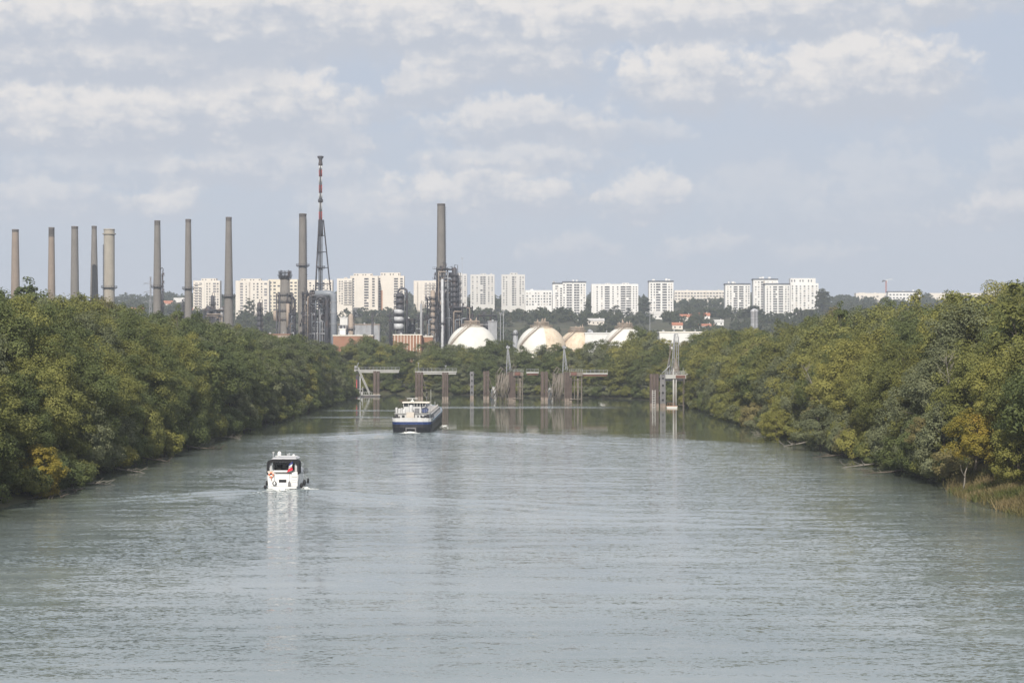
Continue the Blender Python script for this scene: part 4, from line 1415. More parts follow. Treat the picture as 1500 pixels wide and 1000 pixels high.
for d in (-.5, .5):
    mb.bar((d, -1.9, 0), (d, -1.9, zz(245)), .13)
mb.bar((0, -1.95, 0), (0, -1.95, zz(240)), .25)
mb.build("riser_pipes", M_STEEL, fl)


def frame(mb, W, D, zs, nx, ny, brace=True, rail=True, cw=.35, rr=None):
    rr = rr or R
    xs = [-W / 2 + W * i / (nx - 1) for i in range(nx)]
    ys = [-D / 2 + D * i / (ny - 1) for i in range(ny)]
    for x in xs:
        for y in ys:
            mb.bar((x, y, 0), (x, y, zs[-1] + 1.0), cw)
    for z in zs:
        for y in ys: mb.bar((-W / 2, y, z), (W / 2, y, z), cw * .9)
        for x in xs: mb.bar((x, -D / 2, z), (x, D / 2, z), cw * .9)
        if rail:
            mb.bar((-W / 2, -D / 2 - .2, z + 1.1), (W / 2, -D / 2 - .2, z + 1.1), .12)
            mb.bar((-W / 2 - .2, -D / 2, z + 1.1), (-W / 2 - .2, D / 2, z + 1.1), .12)
            mb.bar((W / 2 + .2, -D / 2, z + 1.1), (W / 2 + .2, D / 2, z + 1.1), .12)
    if brace:
        z0 = 0
        for z in zs:
            i = rr.randrange(nx - 1)
            mb.bar((xs[i], -D / 2, z0), (xs[i + 1], -D / 2, z), cw * .7)
            if rr.random() < .6:
                i = rr.randrange(nx - 1)
                mb.bar((xs[i + 1], -D / 2, z0), (xs[i], -D / 2, z), cw * .7)
            z0 = z


def unit_block(px0, px1, ptop, Y, label, D=10.0, levels=6, nx=4, seed=1, vessels=(), pipes=10, floors=0.55, fm=None, name="process_unit"):
    """open steel process structure with decks, vessels and pipe runs"""
    rr = random.Random(seed)
    xa, zt = at(px0, ptop, Y)
    xb = at(px1, ptop, Y)[0]
    W, H = xb - xa, zt - GROUND_PLANT
    o = empty(name, ((xa + xb) / 2, Y, GROUND_PLANT), label, "process unit")
    zs = [H * (i + 1) / levels - (1.2 if i == levels - 1 else 0) for i in range(levels)]
    mb = MB()
    frame(mb, W, D, zs, nx, 3, True, True, .42, rr)
    mb.build("frame", fm or M_STEEL, o)
    mb = MB()
    for z in zs:
        a = rr.uniform(0, 1 - floors)
        mb.bx(-W / 2 + W * a, -W / 2 + W * min(1, a + floors + rr.uniform(0, .3)), -D / 2, D / 2, z + .15, z + .55)
    mb.build("deck", M_STEEL, o)
    for (fx, r, f0, f1, m) in vessels:
        cx = -W / 2 + W * fx
        mb = MB().lathe([(.05, H * f0 - r * .5), (r * .7, H * f0 - r * .25), (r, H * f0), (r, H * f1), (r * .7, H * f1 + r * .35), (.05, H * f1 + r * .5)], (cx, -D * .22, 0), 14)
        for k in range(3):
            z = H * (f0 + (f1 - f0) * (k + .5) / 3)
            mb.lathe([(r, z), (r + .12, z), (r + .12, z + .4), (r, z + .4)], (cx, -D * .22, 0), 14)
        mb.build("vessel", m, o)
    for k in range(pipes):
        m = rr.choice([M_STEEL, M_GREYSTEEL, M_BLUEGREY, M_TAN, M_STEEL])
        x0, x1 = -W / 2 + W * rr.random(), -W / 2 + W * rr.random()
        z0, z1 = H * rr.uniform(.0, .5), H * rr.uniform(.45, .98)
        y = -D / 2 - rr.uniform(.1, .9)
        r = rr.uniform(.14, .42)
        MB().tube([(x0, y, z0), (x0, y, z1 - .5), (x0 + (x1 - x0) * .1, y, z1), (x1, y, z1), (x1, y + 1.5, z1)], r, 7).build("pipe", m, o)
    # clad bays, cable trays and heat exchangers that fill the bays of the frame
    dz = H / levels
    for k in range(levels * (nx - 1)):
        if rr.random() > .62: continue
        lv, by = k // (nx - 1), k % (nx - 1)
        x = -W / 2 + W * (by + .5) / (nx - 1) + rr.uniform(-.4, .4)
        w = W / (nx - 1) * rr.uniform(.45, .95)
        hh = dz * rr.uniform(.35, .85)
        MB().box((x, rr.uniform(-D * .2, D * .3), lv * dz + hh / 2 + .4), (w, rr.uniform(1.5, D * .5), hh)).build("cladding_panel", M_STEEL, o)
    hm = rr.choice([M_TAN, M_GREYSTEEL, M_STEEL])
    for k in range(levels):
        z = (k + .45) * dz
        x = rr.uniform(-W * .3, W * .3)
        MB().cyl((x - W * .16, -D * .45, z), (x + W * .16, -D * .45, z), .55, .55, 10).build("heat_exchanger", hm, o)
    # outrigger platforms with handrails, ladders and nozzles on both flanks
    mb = MB()
    for k in range(levels * 3):
        z = H * (k + .5) / (levels * 3)
        sd = rr.choice((-1, 1))
        x = sd * (W / 2 + rr.uniform(.3, 1.5))
        y = rr.uniform(-D / 2, 0)
        w = rr.uniform(1.2, 3.0)
        mb.box((x, y, z), (w, 1.8, .22))
        for q in (-w / 2, 0, w / 2): mb.bar((x + q, y - .85, z), (x + q, y - .85, z + 1.1), .10)
        mb.bar((x - w / 2, y - .85, z + 1.1), (x + w / 2, y - .85, z + 1.1), .10)
        if rr.random() < .5: mb.cyl((x, y, z), (x, y, z + rr.uniform(1.2, 2.6)), .45, .4, 8)
        x2 = rr.uniform(-W / 2, W / 2)
        mb.box((x2, -D / 2 - .6, z + .3), (rr.uniform(1.5, 3.5), 1.4, .25))
        mb.bar((x2 - 1.5, -D / 2 - 1.2, z + 1.4), (x2 + 1.5, -D / 2 - 1.2, z + 1.4), .12)
    mb.build("outrigger_platforms", M_STEEL, o)
    # pieces that break the top edge: stub stacks, davits, stair heads
    mb = MB()
    for k in range(nx + 2):
        x = -W / 2 + W * rr.random()
        hh = rr.uniform(.8, 4.2)
        mb.bar((x, rr.uniform(-D / 2, D / 2), H - 1.5), (x + rr.uniform(-.3, .3), 0, H + hh), .2)
        if k % 2: mb.box((x, 0, H + hh * .4), (rr.uniform(.8, 2.2), 1.2, rr.uniform(.5, 1.6)))
        else: mb.bar((x - 1.2, 0, H + hh * .8), (x + 1.2, 0, H + hh * .8), .16)
    mb.build("roof_gear", M_STEEL, o)
    for k in range(levels * 2):
        z = rr.choice([0.1] + zs[:-1])
        x = rr.uniform(-W / 2 + 1, W / 2 - 1)
        MB().box((x, rr.uniform(-D / 2, D / 4), z + 1.1), (rr.uniform(.8, 2.4), rr.uniform(.8, 2), rr.uniform(.8, 2.2))).build("equipment_cabinet", M_GREYSTEEL, o)
    return o


# squat flue tower (x 417)
Yq = 1150
xq, zq = at(417.5, 402, Yq)
fq = empty("flue_tower", (xq, Yq, GROUND_PLANT), "squat grey brown flue tower with a dark platformed head", "flue tower")
zz = lambda p: at(0, p, Yq)[1] - GROUND_PLANT
MB().lathe([(4.6, -1), (4.6, zz(432)), (3.2, zz(428)), (3.0, zz(404)), (2.4, zz(404)), (2.4, zz(410))], (0, 0, 0), 20).build("shaft", M_CONC, fq)
for p, w in ((399.5, 1.3), (404, 1.7), (407, 1.2)):
    mb = MB(); ring_platform(mb, zz(p), 3.0, w, n=14); mb.build("platform", M_STEEL, fq)
mb = MB()
for a in range(0, 360, 45):
    c, s = math.cos(math.radians(a)), math.sin(math.radians(a))
    mb.bar((3.4 * c, 3.4 * s, zz(408)), (3.4 * c, 3.4 * s, zz(397 - (a % 90) / 30)), .3)
mb.box((2.8, -1.5, zz(401)), (1.4, 1.4, 2.6)); mb.box((-2.6, -1.8, zz(402)), (1.6, 1.2, 2.0))
mb.build("head_frame", M_STEEL, fq)
mb = MB()
for p in (432, 442, 455, 468):
    ring_platform(mb, zz(p), 4.5, 1.1, n=14)
for x in (-4.9, -3.0, 2.0, 5.2):
    mb.cyl((x, -4.4, 0), (x, -4.4, zz(430)), .45, .45, 8)
mb.build("service_gallery", M_STEEL, fq)
mb = MB().tube([(6.5, -2, 0), (6.5, -2, zz(440)), (5.6, -2, zz(436)), (3.5, -2, zz(436))], .8, 10)
mb.build("side_pipe", M_STEEL, fq)
MB().cyl((-5.8, -2.5, zz(470)), (-5.8, -2.5, zz(455)), 1.6, 1.6, 12).cyl((2.5, -4.9, zz(480)), (2.5, -4.9, zz(445)), 1.1, 1.1, 12).build("vessel", M_TAN, fq)

unit_block(424, 432, 458, 1140, "thin dark stair frame at the foot of the squat flue tower", 6, 5, 3, 21, pipes=6)
unit_block(444, 458, 428, 1165, "dark steel heater frame wrapped round the base of the chimney with the ring platform", 9, 7, 3, 3, vessels=((.7, 1.8, .1, .6, M_STEEL),), pipes=12)
unit_block(455, 482, 428, 1150, "large dark process structure under the flare derrick with tan columns", 12, 7, 5, 4,
           vessels=((.35, 2.2, .0, .62, M_GREYSTEEL), (.52, 1.7, .0, .50, M_TAN), (.75, 2.0, .05, .72, M_STEEL), (.92, 1.2, .0, .45, M_TAN)), pipes=26)
# big blue-grey inverted U pipe
Yu = 1130
up = empty("overhead_duct", (at(486, 0, Yu)[0], Yu, GROUND_PLANT), "fat blue grey duct that bends over and drops like an upside down hook", "duct")
zz = lambda p: at(0, p, Yu)[1] - GROUND_PLANT
xx = lambda p: (p - 486) * Yu / F
pts = [(xx(462), 0, zz(430))]
for a in range(0, 91, 15):
    pts.append((xx(482) + (xx(489) - xx(482)) * math.sin(math.radians(a)), 0, zz(438) + (zz(430) - zz(438)) * math.cos(math.radians(a))))
pts += [(xx(489), 0, zz(460)), (xx(489), 0, 0)]
MB().tube(pts, 2.05, 14).build("duct", M_BLUEGREY, up)
mb = MB()
for p in (442, 458, 474):
    mb.lathe([(2.05, -.2), (2.35, -.2), (2.35, .2), (2.05, .2)], (xx(489), 0, zz(p)), 14, False)
mb.build("flanges", M_GREYSTEEL, up)
up2 = empty("overhead_duct", (at(474, 0, 1128)[0], 1128, GROUND_PLANT), "thinner dark duct bending over beside the fat blue grey one", "duct")
pts = [(-4.5, 0, zz(436)), (-1.5, 0, zz(434)), (1.2, 0, zz(436)), (2.0, 0, zz(441)), (2.0, 0, 0)]
MB().tube(pts, 1.2, 12).build("duct", M_STEEL, up2)

# cluster round the tallest chimney
unit_block(640, 663, 392, 1165, "tall dark process tower of open steel decks round the tallest chimney", 12, 11, 4, 5,
           vessels=((.30, 1.3, .05, .92, M_GREYSTEEL), (.62, 2.0, .62, .88, M_GREYSTEEL), (.70, 2.3, .1, .42, M_BLUEGREY), (.90, 1.1, .2, .8, M_STEEL)), pipes=34, floors=.6)
unit_block(626, 641, 436, 1150, "rust brown lower frame at the left foot of the dark process tower", 9, 7, 3, 6, vessels=((.4, 1.6, .0, .55, M_TAN), (.75, 1.2, .2, .8, M_TAN)), pipes=14)
unit_block(663, 692, 448, 1160, "low spreading process frame with a teal vessel right of the dark process tower", 12, 5, 5, 7, vessels=((.25, 3.2, .0, .55, M_TEAL), (.7, 1.4, .0, .7, M_STEEL)), pipes=16)
unit_block(700, 727, 460, 1250, "dark grey windowless plant hall frame behind the first sphere", 14, 3, 4, 8, pipes=6, floors=.9)

# pipe bend column (x 586)
Yp = 1150
pc = empty("distillation_column", (at(586, 0, Yp)[0], Yp, GROUND_PLANT), "dark distillation column with a hooped pipe over its top and pale lagging rings", "column")
zz = lambda p: at(0, p, Yp)[1] - GROUND_PLANT
MB().lathe([(2.6, -1), (2.6, zz(432)), (1.7, zz(429)), (.05, zz(428))], (0, 0, 0), 16).build("shell", M_STEEL, pc)
for a, b in ((453, 460), (464, 471), (474, 482)):
    MB().lathe([(2.6, zz(b)), (3.3, zz(b)), (3.3, zz(a)), (2.6, zz(a))], (-.6, -.4, 0), 16).build("lagging", M_LIGHTSTEEL, pc)
for p in (434, 443, 452, 462, 472):
    mb = MB(); ring_platform(mb, zz(p), 2.6, 1.6, n=12); mb.build("platform", M_STEEL, pc)
pts = [(-1.2, 0, zz(434))]
for a in range(0, 181, 20):
    pts.append((1.6 - 2.8 * math.cos(math.radians(a)), 0, zz(427.5) + 2.3 * math.sin(math.radians(a))))
pts += [(4.4, 0, zz(440)), (4.4, 0, 0)]
MB().tube(pts, .72, 10).build("overhead_pipe", M_STEEL, pc)
unit_block(571, 583, 460, 1160, "small dark frame at the left foot of the hooped pipe column", 7, 4, 3, 9, pipes=8)
unit_block(594, 626, 466, 1180, "low blue grey pipe rack right of the hooped pipe column", 9, 3, 6, 10, vessels=((.12, 1.4, 0, 1.0, M_WHITE), (.3, 1.0, 0, .9, M_LIGHTSTEEL)), pipes=18)
unit_block(300, 330, 452, 1240, "old boiler frames with small dark domes right of the chimney with the wide platform", 9, 4, 5, 12, vessels=((.2, 1.8, .3, 1.02, M_STEEL), (.55, 2.2, .2, .95, M_STEEL), (.85, 1.2, .3, 1.0, M_GREYSTEEL)), pipes=14)


def slim_column(px, ptop, Y, r, m, label, plats=4, name="distillation_column"):
    x, zt = at(px, ptop, Y)
    H = zt - GROUND_PLANT
    o = empty(name, (x, Y, GROUND_PLANT), label, "column")
    MB().lathe([(r, -1), (r, H - r), (r * .7, H - r * .4), (.05, H)], (0, 0, 0), 14).build("shell", m, o)
    for k in range(plats):
        mb = MB(); ring_platform(mb, H * (.55 + .42 * k / plats), r, 1.2, n=10); mb.build("platform", M_STEEL, o)
    mb = MB().cyl((r + .5, -.4, 0), (r + .5, -.4, H * .9), .3, .3, 8)
    mb.tube([(0, -.3, H - .2), (0, -.3, H + 1.4), (r + .5, -.4, H + 1.2), (r + .5, -.4, H * .88)], .22, 7)
    mb.build("riser_pipe", M_STEEL, o)


slim_column(666, 391, 1158, 1.5, M_STEEL, "dark platformed column hugging the right side of the dark process tower", 9)
slim_column(671, 402, 1162, 1.0, M_GREYSTEEL, "thin grey platformed column furthest right on the dark process tower", 7)
slim_column(634, 424, 1146, 1.5, M_TAN, "tan platformed column left of the dark process tower", 6)
slim_column(311, 432, 1240, 1.2, M_STEEL, "thin dark column with a cross shaped head below the tower with stacked balconies", 5)
slim_column(380, 442, 1180, 1.5, M_STEEL, "dark slim column with many platforms between the free chimney and the squat flue tower", 6)
slim_column(514, 459, 1120, 1.6, M_TAN, "tan column with two dark rings in front of the grey duct", 2)
slim_column(617, 444, 1170, .8, M_GREYSTEEL, "thin grey pole column left of the dark process tower", 1)
slim_column(545, 460, 1150, .45, M_STEEL, "thin black post rising from the orange shed roof", 0, "vent_post")
slim_column(648, 408, 1148, .9, M_LIGHTSTEEL, "pale grey riser in front of the dark process tower", 1)

# small buildings and tanks among the units
def shed(px0, px1, pt, pb, Y, D, wallm, roofm, label, name="shed", ribs=0, cat="shed", legs=False):
    xa, zt = at(px0, pt, Y)
    xb, _ = at(px1, pt, Y)
    zb = min(at(px0, pb, Y)[1], 40)
    W = xb - xa
    o = empty(name, ((xa + xb) / 2, Y, GROUND_PLANT), label, cat)
    H = zt - GROUND_PLANT
    low = at(px0, pb, Y)[1] - GROUND_PLANT if legs else -1
    MB().bx(-W / 2, W / 2, 0, D, low, H - .6).build("wall", wallm, o)
    if legs:
        mb = MB()
        for x in (-W / 2 + .3, W / 2 - .3):
            for y in (.3, D - .3): mb.bar((x, y, -1), (x, y, low), .3)
            mb.bar((x, .3, 0), (-x, .3, low), .2)
        mb.build("stilts", M_STEEL, o)
    MB().bx(-W / 2 - .3, W / 2 + .3, -.3, D + .3, H - .6, H).build("roof", roofm, o)
    if ribs:
        mb = MB()
        for i in range(ribs):
            x = -W / 2 + W * (i + .5) / ribs
            mb.bx(x - .16, x + .16, -.2, -.003, 0, H - .62)
        mb.build("pilasters", M_CREAMR, o)
    n = max(1, int(W / 6))
    mb = MB()
    for i in range(n):
        x = -W / 2 + W * (i + .5) / n
        mb.box((x, D * .5, H + .5), (1.2, 1.2, 1.0)) if i % 2 == 0 else mb.cyl((x, D * .4, H), (x, D * .4, H + 1.2), .4, .4, 8)
    mb.build("roof_vents", M_GREYSTEEL, o)
    return o


shed(488, 546, 490.5, 500, 1080, 14, M_WARE, M_CREAMR, "long low orange shed with a pale roof edge below the tan column", ribs=0)
shed(576, 617, 489.5, 530, 1060, 18, M_WARE, M_CREAMR, "orange clad warehouse with pale vertical pilasters behind the far bank trees", ribs=9, name="warehouse", cat="warehouse")
shed(612, 634, 492, 510, 1075, 14, M_WARE, M_CREAMR, "darker orange annex at the right of the pilastered warehouse")
shed(498, 509, 464.5, 476, 1200, 8, M_WHITE, M_WHITE, "small white box building on the pipe rack left of the tan column", name="box_building", cat="building", legs=True)
shed(497.5, 506, 481, 490, 1090, 6, M_WHITE, M_WHITE, "white cube cabin on the roof line of the long orange shed", name="cabin", cat="cabin", legs=True)
shed(495, 556, 474.5, 486, 1220, 8, M_GREYSTEEL, M_TAN, "long brown topped pipe gallery behind the tan column", name="pipe_gallery", cat="building")
shed(857, 900, 487, 498, 1000, 12, M_WHITE, M_WHITE, "low white building with dark roof slots between the stained sphere and the last sphere", name="white_building", cat="building")
shed(966, 1044, 485.5, 498, 1010, 20, M_WHITE, M_CREAMR, "long white shed with a stepped roof right of the last sphere", name="white_shed")
shed(384, 424, 489, 497, 1080, 12, M_TAN, M_WARE, "low tan building with an orange roof edge below the squat flue tower", name="low_building", cat="building")
shed(715, 728, 470, 478, 1150, 10, M_GREYSTEEL, M_GREYSTEEL, "grey box building behind the first sphere", name="box_building", cat="building")


def sphere(px, pcy, rpx, Y, m, label, sector=None, rail=True, group="storage spheres"):
    x, zc = at(px, pcy, Y)
    r = rpx * Y / F
    zb = GROUND_PLANT
    o = empty("storage_sphere", (x, Y, zb), label, "storage sphere", group)
    c = zc - zb
    MB().ell((0, 0, c), (r, r, r), 40, 24).build("shell", m, o)
    for i in range(8):
        a = 2 * math.pi * (i + .5) / 8
        MB().cyl((r * .96 * math.cos(a), r * .96 * math.sin(a), -1), (r * .96 * math.cos(a), r * .96 * math.sin(a), c), .55, .55, 10).build("leg", M_CREAMR, o)
    # stair climbing the shell, crown walkway with pipework
    mb = MB()
    for k in (0, 1):
        pts = []
        for i in range(15):
            t = math.radians(5 + 78 * i / 14)
            ph = math.radians(-150 + 62 * i / 14) + k * .05
            q = r + .5
            pts.append((q * math.cos(t) * math.cos(ph), q * math.cos(t) * math.sin(ph), c + q * math.sin(t)))
        mb.tube(pts, .17, 6)
        mb.tube([(p[0] * 1.01, p[1] * 1.01, p[2] + 1.1) for p in pts], .10, 5)
    mb.build("stair", M_TAN, o)
    mb = MB()
    ring_platform(mb, c + r + .3, .5, 3.4, n=16)
    ring_platform(mb, c + r * .93, r * .36, 1.2, n=20)
    mb.build("crown_walkway", M_TAN, o)
    mb = MB()
    rr = random.Random(int(px))
    for i in range(7):
        a = rr.uniform(0, 6.28)
        q = rr.uniform(.3, 3.4)
        h = rr.uniform(1.5, 4.2)
        mb.cyl((q * math.cos(a), q * math.sin(a), c + r), (q * math.cos(a), q * math.sin(a), c + r + h), .28, .22, 8)
        if i % 2: mb.cyl((q * math.cos(a), q * math.sin(a), c + r + h * .5), (q * math.cos(a), q * math.sin(a), c + r + h * .75), .55, .55, 8)
    mb.tube([(-4, -1, c + r * .95), (-4, -1, c + r + 1.8), (4, -1, c + r + 1.8), (4, -1, c + r * .95)], .22, 7)
    mb.build("relief_valves", M_TAN, o)
    # seam ring
    MB().lathe([(r + .02, c - .2), (r + .10, c - .2), (r + .10, c + .2), (r + .02, c + .2)], (0, 0, 0), 40).build("girth_band", M_CREAMR, o)
    if sector:
        m2, a0, a1 = sector
        mb = MB()
        n, k = 14, 14
        vs, fs = [], []
        for j in range(k + 1):
            t = math.radians(-60 + 148 * j / k)
            for i in range(n + 1):
                ph = math.radians(a0 + (a1 - a0) * i / n)
                q = r + .05
                vs.append((q * math.cos(t) * math.cos(ph), q * math.cos(t) * math.sin(ph), c + q * math.sin(t)))
        for j in range(k):
            for i in range(n):
                b = j * (n + 1) + i
                fs.append((b, b + 1, b + n + 2, b + n + 1))
        mb.add(vs, fs, True)
        mb.build("rusty_plates", m2, o)
    return o


sphere(691.5, 511.5, 36.5, 960, M_TANK, "clean cream storage sphere with a stair over its left shoulder, below the tallest chimney")
sphere(793, 513, 36.5, 985, M_TANK, "cream storage sphere with rust stained plates on its right half", sector=(M_TANKR, -80, 10))
sphere(845, 511, 27, 1010, M_TANKR, "rust stained storage sphere half hidden by a tree")
sphere(915, 510, 31.5, 960, M_TANK, "bright white cream storage sphere left of the long white shed")
for px, pt, Y, label in ((755, 483, 1080, "small pale round topped tank between the first two spheres"), (864, 482, 1060, "small pale pipe stack tank beside the stained sphere")):
    x, zt = at(px, pt, Y)
    o = empty("small_tank", (x, Y, GROUND_PLANT), label, "tank")
    MB().lathe([(1.6, -1), (1.6, zt - GROUND_PLANT - 2), (1.1, zt - GROUND_PLANT - .5), (.05, zt - GROUND_PLANT)], (0, 0, 0), 14).build("shell", M_GREYSTEEL, o)
    mb = MB(); ring_platform(mb, zt - GROUND_PLANT - 2.5, 1.6, .9, n=10); mb.build("platform", M_STEEL, o)

# metal silo right of centre
Ys = 830
xs_, zs_ = at(1105, 453, Ys)
so = empty("silo", (xs_, Ys, 2.0), "grey metal silo rising out of the trees below the white towers", "silo")
H = zs_ - 2.0
rs_ = 5.6 * Ys / F
mb = MB().lathe([(rs_, -1), (rs_, H - .9)] + [], (0, 0, 0), 20)
mb.build("shell", M_GREYSTEEL, so)
mb = MB()
for k in range(9):
    z = H - 1.2 - k * 3.0
    mb.lathe([(rs_, z), (rs_ + .06, z + .05), (rs_ + .06, z + .2), (rs_, z + .25)], (0, 0, 0), 20)
mb.build("hoops", M_LIGHTSTEEL, so)
MB().lathe([(rs_ + .1, H - .9), (rs_ + .1, H - .6), (rs_ * .4, H + .2), (.05, H + .4)], (0, 0, 0), 20).build("roof", M_LIGHTSTEEL, so)
mb = MB()
for d in (-.25, .25): mb.bar((d, -rs_ - .3, 0), (d, -rs_ - .3, H), .09)
for k in range(60): mb.bar((-.25, -rs_ - .3, H * k / 60), (.25, -rs_ - .3, H * k / 60), .06)
mb.build("ladder", M_STEEL, so)

# lattice pylon
Yy = 1330
xy_, zy_ = at(220.5, 405, Yy)
po = empty("lattice_pylon", (xy_, Yy, GROUND_PLANT), "thin steel lattice power pylon left of the chimney with the duct", "pylon")
H = zy_ - GROUND_PLANT
mb = MB()
wid = lambda z: max(.35, 2.6 * (1 - z / (H * .92)))
n = 18
for k in range(n):
    z0, z1 = H * k / n, H * (k + 1) / n
    a, b = wid(z0), wid(z1)
    for sx in (-1, 1):
        for sy in (-1, 1):
            mb.bar((sx * a, sy * a, z0), (sx * b, sy * b, z1), .26)
        mb.bar((sx * a, -a, z0), (sx * b, b, z1), .14)
    mb.bar((-a, -a, z0), (b, -b, z1), .16)
    mb.bar((a, -a, z0), (-b, -b, z1), .16)
mb.build("mast", M_GREYSTEEL, po)
for f in (.93, .84, .74):
    mb = MB()
    z = H * f
    for s in (-1, 1):
        mb.bar((0, 0, z + .9), (s * 5.0, 0, z), .2)
        mb.bar((0, 0, z - .7), (s * 5.0, 0, z), .2)
        mb.bar((s * 4.9, 0, z), (s * 4.9, 0, z - 1.5), .16)
    mb.build("cross_arm", M_GREYSTEEL, po)

# light masts
for px, pt, Y, label in ((737.5, 455, 1200, "thin lamp mast standing behind the first sphere"), (733, 459, 1205, "second thin lamp mast close to the first behind the sphere"), (952, 448, 1500, "thin lattice mast left of the lone white tower"), (677, 378, 1900, "thin aerial mast on the skyline right of the dark process tower")):
    x, zt = at(px, pt, Y)
    g = gz(x, Y)
    o = empty("lamp_mast" if "lamp" in label else "aerial_mast", (x, Y, g), label, "mast")
    H = zt - g
    MB().cyl((0, 0, -1), (0, 0, H), .35, .16, 8).build("pole", M_GREYSTEEL, o)
    MB().box((0, -.3, H), (2.2, .5, .5)).box((0, -.3, H - 1.2), (1.4, .4, .3)).build("head", M_GREYSTEEL, o)

# ------------------------------------------------------------------ old tanker moorings
M_DECKW = mat("pale_walkway", (0.40, 0.40, 0.385), 0.7, 0.12, 0.4)
M_REDRUST = mat("red_rust_beam", (0.15, 0.078, 0.062), 0.85, 0.25, 0.6)
M_STONE = mat("bleached_lattice", (0.185, 0.165, 0.14), 0.85, 0.2, 0.7, stain=(0.16, 0.10, 0.08), stain_amt=0.5)
M_GREYPILE = mat("grey_pile", (0.155, 0.155, 0.165), 0.8, 0.25, 0.6, stain=(0.28, 0.25, 0.22), stain_amt=0.35, vert=True)


def dolphin(px0, px1, ptop, Y, label, n=3, m=None, holes=False, stays=False):
    """cluster of driven sheet piles standing in the river, pale below the flood line"""
    xa, zt = at(px0, ptop, Y)
    xb = at(px1, ptop, Y)[0]
    W = xb - xa
    o = empty("mooring_dolphin", ((xa + xb) / 2, Y, 0), label, "mooring piles", "mooring piles in the river")
    m = m or M_RUST
    for i in range(n):
        x = -W / 2 + W * (i + .5) / n
        w = W / n * .82
        mb = MB()
        # H-profile pile
        mb.bx(x - w / 2, x + w / 2, -.9, -.72, 1.4, zt + R.uniform(-.15, .15))
        mb.bx(x - w / 2, x + w / 2, .72, .9, 1.4, zt)
        mb.bx(x - w * .16, x + w * .16, -.718, .718, 1.4, zt - .05)
        p = mb.build("pile", m, o)
        mb = MB()
        mb.bx(x - w / 2 - .008, x + w / 2 + .008, -.91, .91, -2.5, 1.398)
        mb.build("flood_line_collar", M_BLEACH, p)
    mb = MB()
    for z in (zt - 1.0, zt * .5):
        mb.bx(-W / 2 - .1, W / 2 + .1, -.45, .45, z - .18, z + .18)
    mb.build("waling", m, o)
    if holes:
        mb = MB()
        for k in range(4):
            z = 2.6 + (zt - 3) * k / 3.4
            mb.box((0, -.93, z), (W * .30, .06, .7))
        mb.build("bollard_recess", M_BLACK, o)
    if stays:
        mb = MB().bar((W * .5, -1, zt * .75), (W * .5 + 2.2, -1.5, .4), .18).bar((W * .2, -1, zt * .4), (W * .5 + 1.6, -1.5, .3), .16)
        mb.build("stay", M_STONE, o)
    return o


def walkway(px0, px1, pdeck, Y, label, red=False, dy=0.0, name="walkway"):
    xa, z = at(px0, pdeck, Y)
    xb = at(px1, pdeck, Y)[0]
    W = xb - xa
    o = empty(name, ((xa + xb) / 2, Y, 0), label, "walkway")
    MB().bx(-W / 2, W / 2, -.9, .9, z - .55, z).build("deck", M_DECKW, o)
    mb = MB().bx(-W / 2 + .2, W / 2 - .2, -.6, -.4, z - 1.25, z - .555).bx(-W / 2 + .2, W / 2 - .2, .4, .6, z - 1.25, z - .555)
    mb.build("girder", M_REDRUST if red else M_DECKW, o)
    mb = MB()
    n = max(3, int(W / 1.6))
    for y in (-.88, .88):
        for i in range(n + 1):
            x = -W / 2 + W * i / n
            mb.bar((x, y, z), (x, y, z + 1.15), .055)
        for h in (.6, 1.15):
            mb.bar((-W / 2, y, z + h), (W / 2, y, z + h), .055)
    mb.build("railing", M_GREYSTEEL, o)
    return o


# dock at the river bend with its pontoon and gangway
Yd = 772
walkway(519, 585, 541.5, Yd, "pale walkway of the dock at the bend, carrying the sloping gangway")
dolphin(521, 526.5, 543, Yd - 1, "dark blue pile under the start of the sloping gangway", 1, M_STEEL)
dolphin(546.5, 556.5, 543.5, Yd - 2, "brown pile cluster under the middle of the dock walkway at the bend", 2)
xa, z0 = at(525, 542, Yd - 4)
xb, z1 = at(541, 576, Yd - 4)
g = empty("gangway", (xa, Yd - 4, 0), "pale lattice gangway sloping down from the dock to the pontoon", "gangway")
mb = MB()
for y in (-.7, .7):
    a, b = (0, y, z0), (xb - xa, y, .9)
    mb.bar(a, b, .22)
    mb.bar((0, y, z0 + 1.2), (xb - xa, y, 2.1), .16)
    for k in range(13):
        t = k / 12
        mb.bar((a[0] + (b[0] - a[0]) * t, y, z0 + (.9 - z0) * t), (a[0] + (b[0] - a[0]) * t, y, z0 + (.9 - z0) * t + 1.2), .1)
mb.build("truss", M_DECKW, g)
mb = MB()
for k in range(20):
    t = (k + .5) / 20
    mb.box(((xb - xa) * t, 0, z0 + (.9 - z0) * t + .05), (.28, 1.4, .08))
mb.build("treads", M_LIGHTSTEEL, g)
xa = at(512, 578, Yd - 4)[0]; xb = at(557, 578, Yd - 4)[0]
p = empty("pontoon", ((xa + xb) / 2, Yd - 4, 0), "flat dark floating pontoon at the foot of the sloping gangway", "pontoon")
W = xb - xa
MB().bx(-W / 2, W / 2, -2.2, 2.2, -.4, .55).build("float", M_STEEL, p)
MB().bx(-W / 2 - .1, W / 2 + .1, -2.3, 2.3, .553, .72).build("deck", M_DECKW, p)
mb = MB()
for i in range(9):
    x = -W / 2 + W * .12 + i * 1.0
    mb.bar((x, -2.0, .72), (x, -2.0, 2.0), .07)
mb.bar((-W / 2 + W * .12, -2.0, 2.0), (-W / 2 + W * .12 + 8, -2.0, 2.0), .07)
mb.build("railing", M_LIGHTSTEEL, p)
